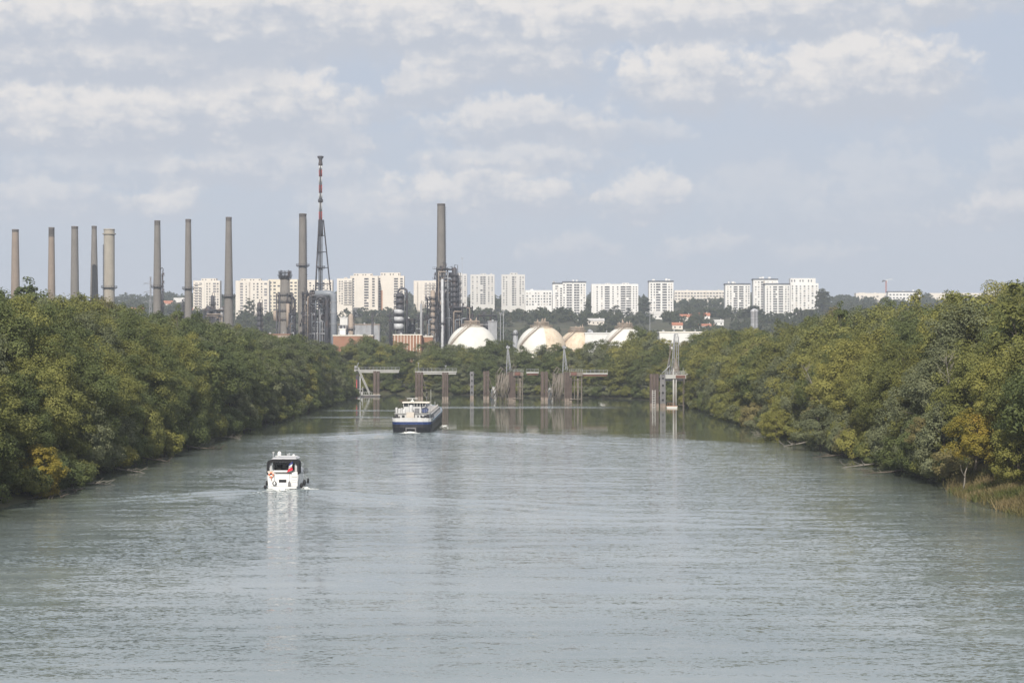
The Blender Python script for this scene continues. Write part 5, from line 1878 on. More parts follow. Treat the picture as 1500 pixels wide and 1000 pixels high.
for k, (px, hh, m, lab) in enumerate(((522.5, 7.0, M_RED, "thin red guide post on the pontoon, left of the pale hut frame"), (527.5, 8.5, M_LIGHTSTEEL, "thin pale guide post beside the sloping gangway"))):
    tag(MB().cyl((0, 0, -2), (0, 0, hh), .22, .2, 8).cyl((0, 0, hh), (0, 0, hh + .3), .34, .30, 8).build("guide_post", m, None, (at(px, 0, Yd - 6.5)[0], Yd - 6.5, 0)), lab, "post")
h = empty("hut_frame", (at(527, 0, Yd - 4)[0], Yd - 4, .72), "small pale open hut frame on the pontoon", "hut")
mb = MB()
frame(mb, 2.6, 2.2, [1.3, 2.6], 2, 2, True, False, .14)
mb.build("frame", M_DECKW, h)
MB().bx(-1.2, 1.2, -1, 1, 0.02, 1.1).build("cabinet", M_WHITE, h)
mb = MB().bar((0, 0, 0), (1.1, 0, 3.2), .25).bar((0, 0, 0), (-.6, 0, 1.6), .2).cyl((-.2, 0, 0), (-.2, 0, 1.8), .45, .45, 10)
tag(mb.build("winch", M_GREYSTEEL, None, (at(521.5, 0, Yd)[0], Yd, at(0, 541.5, Yd)[1])), "grey winch with a short arm at the end of the dock walkway", "winch")

# first detached berth
Ym = 716
walkway(608, 669, 543.5, Ym, "pale detached walkway spanning two brown pile clusters behind the barge")
dolphin(608, 620, 545, Ym - 1.5, "brown pile cluster under the left end of the detached walkway, with a hanging stay", 3, stays=True)
dolphin(647.5, 657, 545, Ym - 1.5, "brown pile cluster under the right part of the detached walkway", 3)
tag(MB().cyl((0, 0, 0), (0, 0, 3.2), .09, .07, 6).box((0, 0, 3.2), (.7, .3, .25)).build("lamp_post", M_GREYSTEEL, None, (at(613, 0, Ym)[0], Ym, at(0, 543.5, Ym)[1])), "small lamp post at the left end of the detached walkway", "lamp post")
tag(MB().cyl((0, 0, 0), (0, 0, 2.2), .09, .07, 6).box((0, 0, 2.2), (.9, .3, .25)).build("lamp_post", M_GREYSTEEL, None, (at(653, 0, Ym)[0], Ym, at(0, 543.5, Ym)[1])), "small lamp post above the right pile cluster of the detached walkway", "lamp post")
dolphin(688, 694.5, 544, 735, "single grey pile with square recesses standing alone", 1, M_GREYPILE, holes=True)


def loading_tower(pxm, Y, label, s, right, deckw):
    """bleached loading tower: lattice, twin-legged conical mast, deck box and walkway to the shore"""
    x0, zd = at(pxm, 545, Y)
    o = empty("loading_tower", (x0, Y, 0), label, "loading tower")
    q = Y / F
    rr = random.Random(s)
    mb = MB()
    # tangled lattice left of the mast
    W = 17 * q
    for i in range(5):
        x = -W + W * i / 4 - 1 * q
        mb.bar((x + rr.uniform(-.3, .3), -1.4, -2), (x + rr.uniform(-.3, .8), -1.2, zd - rr.uniform(0, 1.2)), .16)
        mb.bar((x + rr.uniform(-.3, .3), 1.4, -2), (x + rr.uniform(-.3, .3), 1.2, zd - rr.uniform(0, 1.2)), .16)
    z = .4
    k = 0
    while z < zd - 1:
        for y in (-1.4, 1.4):
            a, b = (-W - 1 * q, -1 * q) if k % 2 else (-1 * q, -W - 1 * q)
            mb.bar((a * rr.uniform(.7, 1), y, z), (b * rr.uniform(.6, 1), y, z + rr.uniform(1.4, 2.2)), .12)
        mb.bar((-W - q, -1.4, z), (-q, -1.4, z), .10)
        z += 1.35; k += 1
    for i in range(22):   # hanging hoses and spilled struts
        x = rr.uniform(-W, -q)
        mb.tube([(x, -1.8, zd - rr.uniform(0, 2)), (x + rr.uniform(-1.2, .6), -2.3, zd * .5), (x + rr.uniform(-2.2, .4), -2.0, rr.uniform(-.3, 2.5))], rr.uniform(.08, .2), 5)
    mb.tube([(-W + 1, -1.6, zd - 2), (-W - 1.6, -2.0, 3.5), (-W - 2.2, -2.0, 1.5), (-W - .8, -2.0, 1.0)], .16, 6)
    mb.build("lattice", M_STONE, o)
    # piles
    for i, x in enumerate((0.0, 2.0 * q * 1.9, 4.0 * q * 1.9)):
        mb = MB().bx(x - .55, x + .55, -.9, .9, 1.4, zd + .1)
        pp = mb.build("pile", M_RUST, o)
        MB().bx(x - .6, x + .6, -.95, .95, -2.5, 1.398).build("flood_line_collar", M_BLEACH, pp)
    # mast: two slim legs meeting in a head
    top = at(0, 509, Y)[1]
    mb = MB()
    mb.bar((-1.0, 0, zd - 1), (-2.0 * q, 0, top), .30)
    mb.bar((3.2 * q, -.6, zd + .8), (-1.2 * q, 0, top), .20)
    mb.bar((1.0 * q, .6, zd + .8), (-1.4 * q, 0, top), .26)
    mb.tube([(-2.0 * q, 0, top - .2), (-2.6 * q, 0, top + .5), (-1 * q, 0, top + .6)], .35, 7)
    for k in range(7):
        t = k / 7
        a = (-1.0 + (-2 * q + 1.0) * t, 0, zd - 1 + (top - zd + 1) * t)
        b = (3.2 * q + (-4.4 * q) * t, -.6 * (1 - t), zd + .8 + (top - zd - .8) * t)
        mb.bar(a, b, .10)
    mb.box((-1.4 * q, 0, top + .1), (1.5, .7, .7))
    mb.build("mast", M_GREYSTEEL, o)
    # loading arms folded at deck level
    mb = MB().tube([(-6 * q, -1, zd + .6), (-12 * q, -1, zd + 2.0), (-19 * q, -1.2, zd - .8)], .2, 6).tube([(-4 * q, -1, zd), (-9 * q, -1.4, zd + 1.4), (-16 * q, -1.4, zd - 2)], .18, 6)
    mb.tube([(4 * q, -1, zd + .2), (7 * q, -1, zd + 3.2), (9 * q, -1, zd + 1.2), (11 * q, -1, zd + 2.4)], .16, 6)
    mb.build("loading_arm", M_STONE, o)
    # deck box on a portal to the right
    d0, d1 = 6 * q, 6 * q + deckw * q
    MB().bx(d0, d1, -1.6, 1.6, zd - 1.5, zd).build("deck", M_STONE, o)
    MB().bx(d0 + .6, d0 + 2.8, -1.9, -1.605, zd - 1.2, zd + .1).build("rust_panel", M_REDRUST, o)
    mb = MB()
    for y in (-1.3, 1.3):
        mb.bar((d1 - .3, y, -2.5), (d1 - .3, y, zd - 1.5), .30)
        mb.bar((d0 + 1, y, zd - 3.0), (d1, y, zd - 3.0), .18)
        mb.bar((d0 + .5, y, zd * .5), (d1, y, zd * .5), .16)
        mb.bar((d0, y, 1.0), (d1, y, 1.0), .22)
        mb.bar((d0 + 2.0, y, 1.0), (d0 + 2.0, y, zd - 1.5), .22)
    mb.cyl(((d0 + d1) / 2 + .8, 0, -2), ((d0 + d1) / 2 + .8, 0, zd - 1.5), .45, .45, 10)
    mb.build("portal", M_STONE, o)
    mb = MB()
    for i in range(8):
        x = d0 + (d1 - d0) * i / 7
        mb.bar((x, -1.55, zd), (x, -1.55, zd + 1.15), .06)
    for hh in (.6, 1.15): mb.bar((d0, -1.55, zd + hh), (d1, -1.55, zd + hh), .06)
    mb.build("railing", M_LIGHTSTEEL, o)


dolphin(707.5, 717, 543.5, 722, "pale edged brown pile cluster left of the first loading tower", 2, stays=True)
loading_tower(745.5, 700, "bleached loading tower with a conical mast beside the short walkway", 4, True, 15)
walkway(771, 789, 544.5, 701, "short walkway with a red girder running from the first loading tower", red=True)
dolphin(791.5, 803, 544, 706, "brown pile cluster between the two loading towers", 2, stays=True)
loading_tower(828, 690, "bleached loading tower with a conical mast beside the long walkway into the trees", 9, True, 19)
walkway(853, 890, 546, 691, "long walkway with a red girder leading from the second loading tower into the trees", red=True)


def buoy(px, py, Y, label):
    o = empty("mooring_buoy", (at(px, 0, Y)[0], Y, 0), label, "mooring buoy")
    MB().lathe([(1.25, -.6), (1.35, .6), (.9, 1.1), (.75, 4.2), (.5, 4.6), (.05, 4.7)], (0, 0, 0), 14).build("body", M_DECKW, o)
    mb = MB()
    for a in range(0, 360, 90):
        c, s = math.cos(math.radians(a)), math.sin(math.radians(a))
        mb.bar((1.2 * c, 1.2 * s, .7), (.55 * c, .55 * s, 4.9), .10)
    mb.torus((0, 0, 4.9), .5, .10, 'Z')
    mb.torus((0, 0, 1.4), 1.0, .10, 'Z')
    mb.build("cage", M_LIGHTSTEEL, o)


buoy(723, 583, 735, "pale tapered mooring buoy in front of the first loading tower")
buoy(806, 585, 718, "pale tapered mooring buoy in front of the second loading tower")

# right hand jetty
Yj = 622
x0, zd = at(989, 548.5, Yj)
j = empty("jetty", (x0, Yj, 0), "standalone jetty platform with a tall mast cluster close to the wood", "jetty")
q = Yj / F
MB().bx(-15 * q, 15 * q, -2.2, 2.2, zd - 1.4, zd).build("deck", M_DECKW, j)
MB().bx(0, 14 * q, -2.35, -2.205, zd - 1.2, zd - .2).build("rust_panel", M_REDRUST, j)
MB().bx(-14 * q, 14 * q, -1.6, 1.6, zd - 2.2, zd - 1.405).build("girder", M_STEEL, j)
mb = MB()
for y in (-1.8, 1.8):
    mb.bar((12.5 * q, y, -2.5), (12.5 * q, y, zd - 1.4), .24)
mb.bar((4 * q, 0, .9), (13 * q, 0, .9), .14)
mb.cyl((-1.0 * q, 0, -2.5), (-1.0 * q, 0, zd - 2.2), .55, .55, 10)
mb.build("leg", M_STONE, j)
for px in (952.8, 961.5):
    pass
mb = MB()
for y in (-2.15, 2.15):
    for i in range(13):
        x = -15 * q + 30 * q * i / 12
        mb.bar((x, y, zd), (x, y, zd + 1.15), .055)
    for hh in (.6, 1.15): mb.bar((-15 * q, y, zd + hh), (15 * q, y, zd + hh), .055)
mb.bar((15 * q, -2, zd), (19.5 * q, -2, zd + .2), .25)
mb.bar((11 * q, -1.5, zd), (11 * q, -1.5, zd + 2.4), .09)
mb.bar((6 * q, 1, zd), (6 * q, 1, zd + 2.6), .09)
mb.build("railing", M_LIGHTSTEEL, j)
tz = at(0, 489, Yj)[1]
mb = MB()
for (xb_, xt, y, w, pt) in ((-8, -7, 0, .22, 507), (-12, -5.5, -.5, .16, 500), (-5.5, -1.2, .3, .22, 489), (-2.2, -.8, -.5, .20, 489), (3.0, 1.0, .4, .20, 489), (5.5, 3.8, -.4, .18, 489), (5.4, 5.2, .6, .14, 493), (-13.5, -8, .4, .14, 520)):
    mb.bar((xb_ * q, y, zd), (xt * q, y * .3, at(0, pt, Yj)[1]), w)
for k in range(9):
    t = k / 9
    z = zd + 1 + (tz - zd - 1) * t
    mb.bar(((-5.5 + 4.3 * t) * q, 0, z), ((-2.2 + 1.4 * t) * q, 0, z + .8), .09)
    mb.bar(((3.0 - 2.0 * t) * q, 0, z), ((5.5 - 1.7 * t) * q, 0, z + .8), .09)
mb.bar((-1.2 * q, 0, tz), (4 * q, 0, tz), .16)
mb.build("mast", M_GREYSTEEL, j)
mb = MB().lathe([(1.3, 0), (1.3, 1.6), (.9, 2.2), (.35, 4.6), (.2, 5.0)], (1.0 * q, -.6, zd + .8), 12)
mb.box((0, -.8, zd + .5), (3.0, 1.6, 1.0))
mb.tube([(-6.5 * q, -.8, at(0, 507, Yj)[1]), (-7.5 * q, -.8, at(0, 508, Yj)[1] + .9), (-8 * q, -.8, at(0, 520, Yj)[1]), (-11 * q, -.8, zd + 1)], .22, 7)
mb.build("loading_arm", M_STONE, j)
mb = MB().tube([(-8 * q, -.9, at(0, 535, Yj)[1]), (-13 * q, -1.2, zd + 2), (-20 * q, -1.2, zd + .4)], .12, 6)
mb.build("mooring_gear", M_LIGHTSTEEL, j)
dolphin(951.5, 965, 547.5, Yj + 3, "dark red brown pile cluster beside the standalone jetty, with a white ladder", 3)
dolphin(966, 975.5, 548, Yj + 1, "grey pile with a column of square recesses at the left leg of the standalone jetty", 1, M_GREYPILE, holes=True)
xl = at(958, 0, Yj - 1)[0]
mb = MB()
for d in (-.5, .5): mb.bar((d, 0, -1), (d, 0, at(0, 571, Yj)[1]), .12)
for k in range(10): mb.bar((-.5, 0, .2 + k * .6), (.5, 0, .2 + k * .6), .09)
tag(mb.build("ladder", M_WHITE, None, (xl, Yj - .2, 0)), "white ladder fixed to the dark red brown piles of the standalone jetty", "ladder")
b = empty("work_float", (at(984, 0, Yj - 4)[0], Yj - 4, 0), "small pale orange edged work float under the standalone jetty", "float")
MB().loft([[(x * s, y * s2, z) for x, y in ((-1.9, -1), (1.9, -1), (1.9, 1), (-1.9, 1))] for s, s2, z in ((.9, .9, -.3), (1.0, 1.0, .55))]).build("hull", M_WHITE, b)
MB().bx(-1.95, 1.95, -1.05, 1.05, .553, .70).build("rim", M_ORANGE, b)
mb = MB()
for x in (-1.6, -.9, 0, .8): mb.bar((x, -.8, .7), (x, -.8, 1.6), .08)
mb.bar((-1.6, -.8, 1.6), (.8, -.8, 1.6), .07)
mb.build("railing", M_ORANGE, b)
for px, hh, lab in ((986.8, 13.5, "thicker pale guide post standing beside the small work float"), (990.6, 13.8, "thinner pale guide post right of the small work float")):
    tag(MB().cyl((0, 0, -2), (0, 0, hh), .36 if px < 988 else .24, .3 if px < 988 else .2, 8).cyl((0, 0, hh), (0, 0, hh + .25), .42, .36, 8).build("guide_post", M_DECKW, None, (at(px, 0, Yj - 2)[0], Yj - 1.6, 0)), lab, "post")

# ------------------------------------------------------------------ white motor yacht seen from astern
M_BLUE = mat("navy_blue_paint", (0.020, 0.040, 0.135), 0.35, 0.10, 0.3, spec=0.5)
M_HULLBLK = mat("black_hull_paint", (0.020, 0.022, 0.028), 0.45, 0.25, 0.4, stain=(0.06, 0.05, 0.045), stain_amt=0.3, vert=True)
M_HULLBLUE = mat("light_blue_sheer_strake", (0.36, 0.46, 0.55), 0.45, 0.08, 0.3)
M_HATCH = mat("grey_hatch_cover", (0.36, 0.35, 0.34), 0.7, 0.12, 0.3)
M_LIFERING = mat("orange_life_ring", (0.72, 0.20, 0.08), 0.6, 0.08, 1.0)
M_FLAGB = mat("flag_blue", (0.02, 0.04, 0.20), 0.8, 0.05, 1.0)
M_FLAGR = mat("flag_red", (0.55, 0.03, 0.05), 0.8, 0.05, 1.0)
M_VINYL = mat("clear_vinyl_side", (0.50, 0.51, 0.52), 0.3, 0.08, 0.8, spec=0.5)
M_CUSH = mat("beige_seat", (0.55, 0.50, 0.44), 0.8, 0.1, 0.8)
M_GREYPILE2 = mat("pale_grey_gelcoat", (0.50, 0.50, 0.51), 0.4, 0.06, 0.5)
M_SHIPW = mat("weathered_ship_white", (0.54, 0.545, 0.545), 0.5, 0.10, 0.4, stain=(0.38, 0.34, 0.30), stain_amt=0.35, vert=True)
M_TEAK = mat("teak", (0.24, 0.15, 0.08), 0.7, 0.2, 0.8)

yx, yy = YACHT
yt = empty("motor_yacht", (yx, yy, 0), "white motor yacht with a black canvas frame over its stern, heading upriver", "motor yacht")


def yhull(z, f=1.0):
    # half outline (x half-breadth) at stations along y
    return [(0.0, 2.22), (0.4, 2.30), (4.0, 2.38), (7.5, 2.20), (10.0, 1.45), (11.6, 0.55), (12.4, 0.06)]


def ring(half, z, k=1.0, ky=0.0):
    rt = [(x * k, y + ky * (y / 12.4), z) for y, x in half]
    lf = [(-x, y, z2) for x, y, z2 in reversed(rt)]
    return rt + lf


hb = yhull(0)
mb = MB()
mb.loft([ring([(y, x * .35) for y, x in hb], -.75, 1, -1.6), ring(hb, -.1, .86, -1.0), ring(hb, .5, .95, -.5), ring(hb, 1.55, 1.0, 0)], True)
mb.build("hull", M_GEL, yt)
# sheer rises towards the bow
mb = MB()
lo = [p for p in ring(hb, 1.553, 1.0)]
hi = [(x * 1.0, y, 2.05 + .05 * y) for x, y, z in lo]
mb.loft([lo, hi], True)
mb.build("bulwark", M_GEL, yt)
# transom: centre block, door, platform
MB().bx(-2.05, 2.05, -.55, -.003, .06, .30).build("swim_platform", M_GEL, yt)
mb = MB().bx(-2.10, 1.28, -.10, -.004, .36, 2.30)
tr = mb.build("transom", M_GEL, yt)
mb = MB().bx(1.32, 2.14, -.12, -.004, .36, 2.42)
dr = mb.build("transom_door", M_GEL, yt)
mb = MB()
for z in (.9, 1.25, 1.6): mb.bx(1.40, 2.06, -.135, -.121, z, z + .03)
mb.bx(1.34, 2.12, -.14, -.121, 1.72, 1.76)
mb.build("panel_joint", M_RUBBER, dr)
mb = MB().bx(-2.30, -1.30, -.16, -.105, 2.06, 2.18).bx(-1.05, 1.28, -.16, -.105, 2.16, 2.26)
mb.build("rubbing_strake", M_BLACK, tr)
MB().bx(-.55, .53, -.13, -.103, .90, 1.33).build("name_board", M_BLACK, tr)
mb = MB().bx(-2.2, 1.25, -.05, .5, 2.302, 2.56)
mb.build("aft_seat_back", M_CUSH, yt)
MB().bx(-1.3, 1.25, -.30, -.02, 2.42, 2.66).build("stern_cushion", M_GEL, yt)
# cockpit interior, cabin and flying roof
MB().bx(-1.75, 1.75, 2.6, 6.8, 2.3, 3.75).build("cabin", M_GEL, yt)
mb = MB().bx(-1.5, 1.5, 2.50, 2.597, 2.5, 3.66)
mb.build("saloon_window", M_GLASS, yt)
for s in (-1, 1):
    MB().bx(s * 1.752, s * 1.80, 3.0, 6.2, 2.85, 3.5).build("side_window", M_GLASS, yt)
mb = MB().loft([[(-1.7, 6.8, 2.3), (1.7, 6.8, 2.3), (1.3, 8.6, 2.35), (-1.3, 8.6, 2.35)], [(-1.6, 6.8, 3.75), (1.6, 6.8, 3.75), (1.2, 7.3, 3.6), (-1.2, 7.3, 3.6)]])
mb.build("windscreen", M_GLASS, yt)
mb = MB().bx(-.95, -.45, 1.4, 2.1, 2.3, 3.25).bx(.35, .85, 1.4, 2.1, 2.3, 3.2)
mb.build("helm_seat", M_BLACK, yt)
# canvas frame: an inverted U with rounded shoulders
def arch(y, w, zt, zb, t):
    pts = [(-w, y, zb), (-w + .02, y, zt - .55), (-w + .14, y, zt - .22), (-w + .48, y, zt - .06), (0, y, zt + .06), (w - .48, y, zt - .06), (w - .14, y, zt - .22), (w - .02, y, zt - .55), (w, y, zb)]
    return pts
mb = MB()
o1, i1 = arch(.15, 2.36, 4.18, 2.10, 0), arch(.15, 2.06, 3.80, 2.10, 0)
o2, i2 = [(x, 2.6, z) for x, y, z in o1], [(x, 2.6, z) for x, y, z in i1]
n = len(o1)
fs = []
vs = o1 + i1 + o2 + i2
for k in range(n - 1):
    fs += [(k, k + 1, n + k + 1, n + k), (2 * n + k, 3 * n + k, 3 * n + k + 1, 2 * n + k + 1), (k, 2 * n + k, 2 * n + k + 1, k + 1), (n + k, n + k + 1, 3 * n + k + 1, 3 * n + k)]
fs += [(0, n, 3 * n, 2 * n), (n - 1, 3 * n - 1, 4 * n - 1, 2 * n - 1)]
mb.add(vs, fs)
mb.build("canvas_frame", M_BLACK, yt)
for s in (-1, 1):
    MB().box((s * 1.88, .6, 3.0), (.42, .03, 1.3)).build("clear_side_curtain", M_VINYL, yt)
mb = MB()
for i in range(5): mb.box((-.9 + i * .42, .5, 3.80), (.26, .2, .05))
mb.build("ceiling_lamps", M_WHITE, yt)
MB().loft([[(-1.75, .6, 4.22), (1.9, .6, 4.22), (1.8, 6.6, 4.15), (-1.65, 6.6, 4.15)], [(-1.55, 1.5, 4.42), (1.7, 1.5, 4.42), (1.5, 6.2, 4.34), (-1.35, 6.2, 4.34)]]).build("hardtop", M_GREYPILE2, yt)
MB().bx(-1.35, 1.9, 1.6, 2.0, 4.60, 4.66).bx(-1.1, -1.0, 1.7, 1.9, 4.45, 4.62).bx(1.5, 1.6, 1.7, 1.9, 4.45, 4.62).build("antenna_bar", M_GEL, yt)
MB().lathe([(.27, 4.66), (.29, 4.75), (.29, 5.0), (.22, 5.2), (.10, 5.28), (.01, 5.30)], (-.72, 1.8, 0), 14).build("satellite_dome", M_GEL, yt)
MB().lathe([(.16, 4.66), (.18, 4.72), (.17, 4.83), (.01, 4.9)], (1.36, 1.8, 0), 12).build("small_dome", M_GEL, yt)
mb = MB().cyl((.22, 1.8, 4.6), (.22, 1.8, 5.42), .045, .02, 6)
mb.build("aerial", M_BLACK, yt)
mb = MB().cyl((-1.62, 1.8, 4.4), (-1.62, 1.8, 5.10), .035, .03, 6).box((-1.58, 1.8, 5.13), (.30, .12, .08)).cyl((.72, 1.8, 4.66), (.72, 1.8, 5.05), .03, .03, 6).box((.52, 1.8, 4.82), (.3, .1, .08))
mb.build("light_mast", M_GEL, yt)
# side rails and bow rail
mb = MB()
for s in (-1, 1):
    pts = [(s * 2.30, 2.8, 2.95), (s * 2.25, 5, 3.05), (s * 2.1, 7.5, 3.2), (s * 1.4, 10, 3.35), (s * .5, 11.6, 3.4), (0, 12.3, 3.45)]
    mb.tube(pts, .03, 5)
    for p in pts[:-1]: mb.bar((p[0], p[1], 2.1), p, .04)
mb.build("rail", M_LIGHTSTEEL, yt)

# things hung on the yacht
def hang(name, x, y, z, label, cat, group=None):
    return empty(name, (yx + x, yy + y, z), label, cat, group)

lr = hang("life_ring", -1.66, -.28, 2.02, "orange life ring hung on the left of the yacht's stern", "life ring")
MB().torus((0, 0, 0), .30, .095, 'Y').build("ring", M_LIFERING, lr)
mb = MB()
for a in range(45, 360, 90):
    c, s = math.cos(math.radians(a)), math.sin(math.radians(a))
    mb.box((.30 * c, 0, .30 * s), (.13, .21, .13), 0)
mb.build("reflective_band", M_WHITE, lr)
MB().tube([(0, -.05, -.36), (.03, -.06, -.6), (.02, -.05, -.75)], .05, 6).build("safety_line", M_LIFERING, lr)

fd = hang("fender", -1.16, -.34, .80, "white ball fender with a black ring hanging on the transom", "fender", "fenders of the yacht")
MB().ell((0, 0, 0), (.17, .14, .30), 12, 8).build("body", M_GEL, fd)
MB().torus((0, -.02, 0), .24, .075, 'Y').build("bumper_ring", M_RUBBER, fd)
MB().cyl((0, 0, .3), (0, 0, 1.5), .02, .02, 5).build("rope", M_RUBBER, fd)
fd = hang("fender", .98, -.34, .62, "long dark grey fender hanging upright below the flag", "fender", "fenders of the yacht")
MB().ell((0, 0, 0), (.19, .18, .50), 12, 10).build("body", M_GREYPILE, fd)
MB().cyl((0, 0, .48), (0, 0, 1.6), .02, .02, 5).build("rope", M_LIGHTSTEEL, fd)
for (x, y, z, rx, rz_, lab) in ((-2.60, .5, .22, .25, .26, "lower black ball fender at the left corner of the yacht's stern"), (-2.48, .9, .75, .22, .36, "upper black fender at the left corner of the yacht's stern"),
                                (2.66, .4, .42, .24, .40, "black upright fender against the right side of the yacht"), (2.95, 1.6, .75, .24, .46, "black fender furthest along the right side of the yacht")):
    fd = hang("fender", x, y, z, lab, "fender", "fenders of the yacht")
    MB().ell((0, 0, 0), (rx, .28, rz_), 12, 8).build("body", M_RUBBER, fd)
    MB().cyl((0, 0, rz_ * .9), (-.2 if x > 0 else .2, 0, 2.05 - z), .02, .02, 5).build("rope", M_LIGHTSTEEL, fd)
ty = hang("tyre_fender", 3.36, 2.6, .95, "black tyre hung outboard on the right side of the yacht", "tyre")
MB().torus((0, 0, 0), .28, .13, 'X', 16, 8).build("tyre", M_RUBBER, ty)
MB().cyl((0, 0, .3), (-.95, 0, 1.3), .02, .02, 5).build("rope", M_LIGHTSTEEL, ty)
bw = hang("bicycle_wheel", 2.98, 3.2, 2.40, "dark spoked bicycle wheel standing against the yacht's right rail", "wheel")
MB().torus((0, 0, 0), .32, .035, 'Y', 20, 6).build("tyre", M_RUBBER, bw)
mb = MB()
for a in range(0, 360, 30):
    mb.bar((0, 0, 0), (.31 * math.cos(math.radians(a)), 0, .31 * math.sin(math.radians(a))), .018)
mb.cyl((0, -.05, 0), (0, .05, 0), .05, .05, 8)
mb.bar((0, 0, -.33), (-.75, 0, -.35), .05)
mb.build("spokes", M_STEEL, bw)

fg = hang("flag", 1.02, -.22, 2.3, "blue white and red flag drooping from a staff on the yacht's stern", "flag")
MB().cyl((0, 0, -.2), (.30, -.35, 1.78), .022, .018, 6).build("staff", M_TEAK, fg)


def cloth(u0, u1, m):
    mb = MB()
    vs, fs = [], []
    nu, nv = 5, 12
    for i in range(nu + 1):
        u = u0 + (u1 - u0) * i / nu
        for k in range(nv + 1):
            w = k / nv
            # hoist along the staff; the fly droops down
            hx, hz = .30 - .13 * w, 1.72 - .80 * w
            x = hx + .04 - .62 * (w - .35) * (.35 + .65 * u) - .12 * u + .05 * math.sin(7 * u + 3 * w)
            z = 1.72 - .34 * w - 1.18 * u
            y = -.35 + .16 * w + .09 * math.sin(9 * u + 2 * w)
            vs.append((x, y, z))
    for i in range(nu):
        for k in range(nv):
            a = i * (nv + 1) + k
            fs.append((a, a + 1, a + nv + 2, a + nv + 1))
    mb.add(vs, fs, True)
    o = mb.build("flag_stripe", m, fg)
    o["label"] = {"flag_blue": "blue stripe", "white_paint": "white stripe", "flag_red": "red stripe"}[m.name]


cloth(0, .36, M_FLAGB); cloth(.36, .70, M_WHITE); cloth(.70, 1.1, M_FLAGR)

# ------------------------------------------------------------------ inland tanker barge, also seen from astern
bx0, by0 = BARGE
bg = empty("tanker_barge", (bx0, by0, 0), "long black and blue tanker barge with a white wheelhouse going away upriver", "barge")
LB = 86.0


def bout(z, k=1.0):
    half = [(-.35, 1.2), (-.25, 2.8), (.15, 4.0), (.9, 4.62), (2.2, 4.86), (6, 4.95), (70, 4.95), (78, 4.3), (83, 2.8), (86, .5)]
    return [(x * k, y, z) for y, x in half] + [(-x * k, y, z) for y, x in reversed(half)]


def bring(z0, z1, m, name, k0=1.0, k1=1.0, y_limit=None, wall=None):
    mb = MB()
    a, b = bout(z0, k0), bout(z1, k1)
    mb.loft([a, b], True)
    return mb.build(name, m, bg)


mb = MB()
mb.loft([[(x * .90, y + .9 * max(0, 1 - y / 4), -1.2) for x, y, z in bout(0)], [(x * .965, y + .35 * max(0, 1 - y / 3), .1) for x, y, z in bout(0)], bout(1.2, .995), bout(1.95, 1.0)], True)
mb.build("hull", M_HULLBLK, bg)
bring(1.953, 2.58, M_BLUE, "blue_band", 1.004, 1.008)
# stern bulwark: white band with a low crown, open on top
half = [p for p in bout(0) if p[1] < 7]
aft_r = [(-q[0], q[1]) for q in half if q[0] > 0]
outer = [(x, y) for x, y, z in bout(0, 1.0) if y <= 6.01 and x > 0]
outer = list(reversed(outer)) + [(-x, y) for x, y in outer]
mb = MB()
vs, fs = [], []
for x, y in outer:
    cr = .16 * (1 - (x / 5) ** 2)
    vs += [(x * 1.006, y - .02, 2.583), (x * 1.012, y - .04, 3.42 + cr), (x * .972, y + .12, 3.42 + cr), (x * .972, y + .12, 2.583)]
n = len(outer)
for i in range(n - 1):
    for k in range(4):
        k2 = (k + 1) % 4
        fs.append((4 * i + k, 4 * (i + 1) + k, 4 * (i + 1) + k2, 4 * i + k2))
fs += [(0, 1, 2, 3), (4 * n - 4, 4 * n - 1, 4 * n - 2, 4 * n - 3)]
mb.add(vs, fs)
mb.build("bulwark", M_SHIPW, bg)
# sheer strake and bow bulwark
mb = MB()
side = [(4.95, 6.03), (4.95, 70), (4.3, 78), (2.8, 83), (.5, 86)]
for s in (-1, 1):
    vs, fs = [], []
    for x, y in side:
        up_ = 0.0 if y < 70 else (y - 70) / 16 * 1.3
        vs += [(s * x * 1.010, y, 2.583), (s * x * 1.014, y, 2.95 + up_), (s * x * .985, y, 2.95 + up_), (s * x * .985, y, 2.583)]
    for i in range(len(side) - 1):
        for k in range(4):
            k2 = (k + 1) % 4
            fs.append((4 * i + k, 4 * (i + 1) + k, 4 * (i + 1) + k2, 4 * i + k2))
    fs += [(0, 1, 2, 3), tuple(4 * len(side) - q for q in (4, 1, 2, 3))]
    mb.add(vs, fs)
mb.build("sheer_strake", M_HULLBLUE, bg)
# stern notch with propeller tunnel
mb = MB()
for x in (-1.35, .95):
    mb.box((x, -.35, .55), (.28, .5, 1.3))
mb.box((-.2, -.40, 1.05), (2.0, .35, .35))
mb.build("rudder_frame", M_GREYPILE, bg)
# deckhouse
dh = MB().bx(-4.1, 4.1, 1.6, 11.5, 2.585, 4.45).build("deckhouse", M_SHIPW, bg)
MB().bx(-4.3, 4.3, 1.3, 11.8, 4.453, 4.60).build("deckhouse_roof", M_DECKW, bg)
for x, w in ((-2.15, .65), (-.75, .5), (-.05, .75), (1.45, .3), (2.2, .3), (3.3, .7)):
    MB().box((x, 1.57, 3.86), (w, .10, .55)).build("window", M_GLASS, dh)
for x in (-3.75, 3.85):
    MB().box((x, 1.56, 3.55), (.62, .10, 1.6)).build("door", M_STEEL, dh)
MB().bx(-1.35, .55, .6, 1.55, 3.0, 4.9).build("engine_casing", M_CUSH, bg)
# bollards and winches on the aft deck
for x in (-4.2, -3.3, 2.7, 3.9):
    mb = MB().cyl((x - .18, .9, 2.6), (x - .18, .9, 3.95), .16, .16, 8).cyl((x + .18, .9, 2.6), (x + .18, .9, 3.95), .16, .16, 8).bx(x - .4, x + .4, .75, 1.05, 3.5, 3.62)
    mb.build("bollard", M_BLACK, bg)
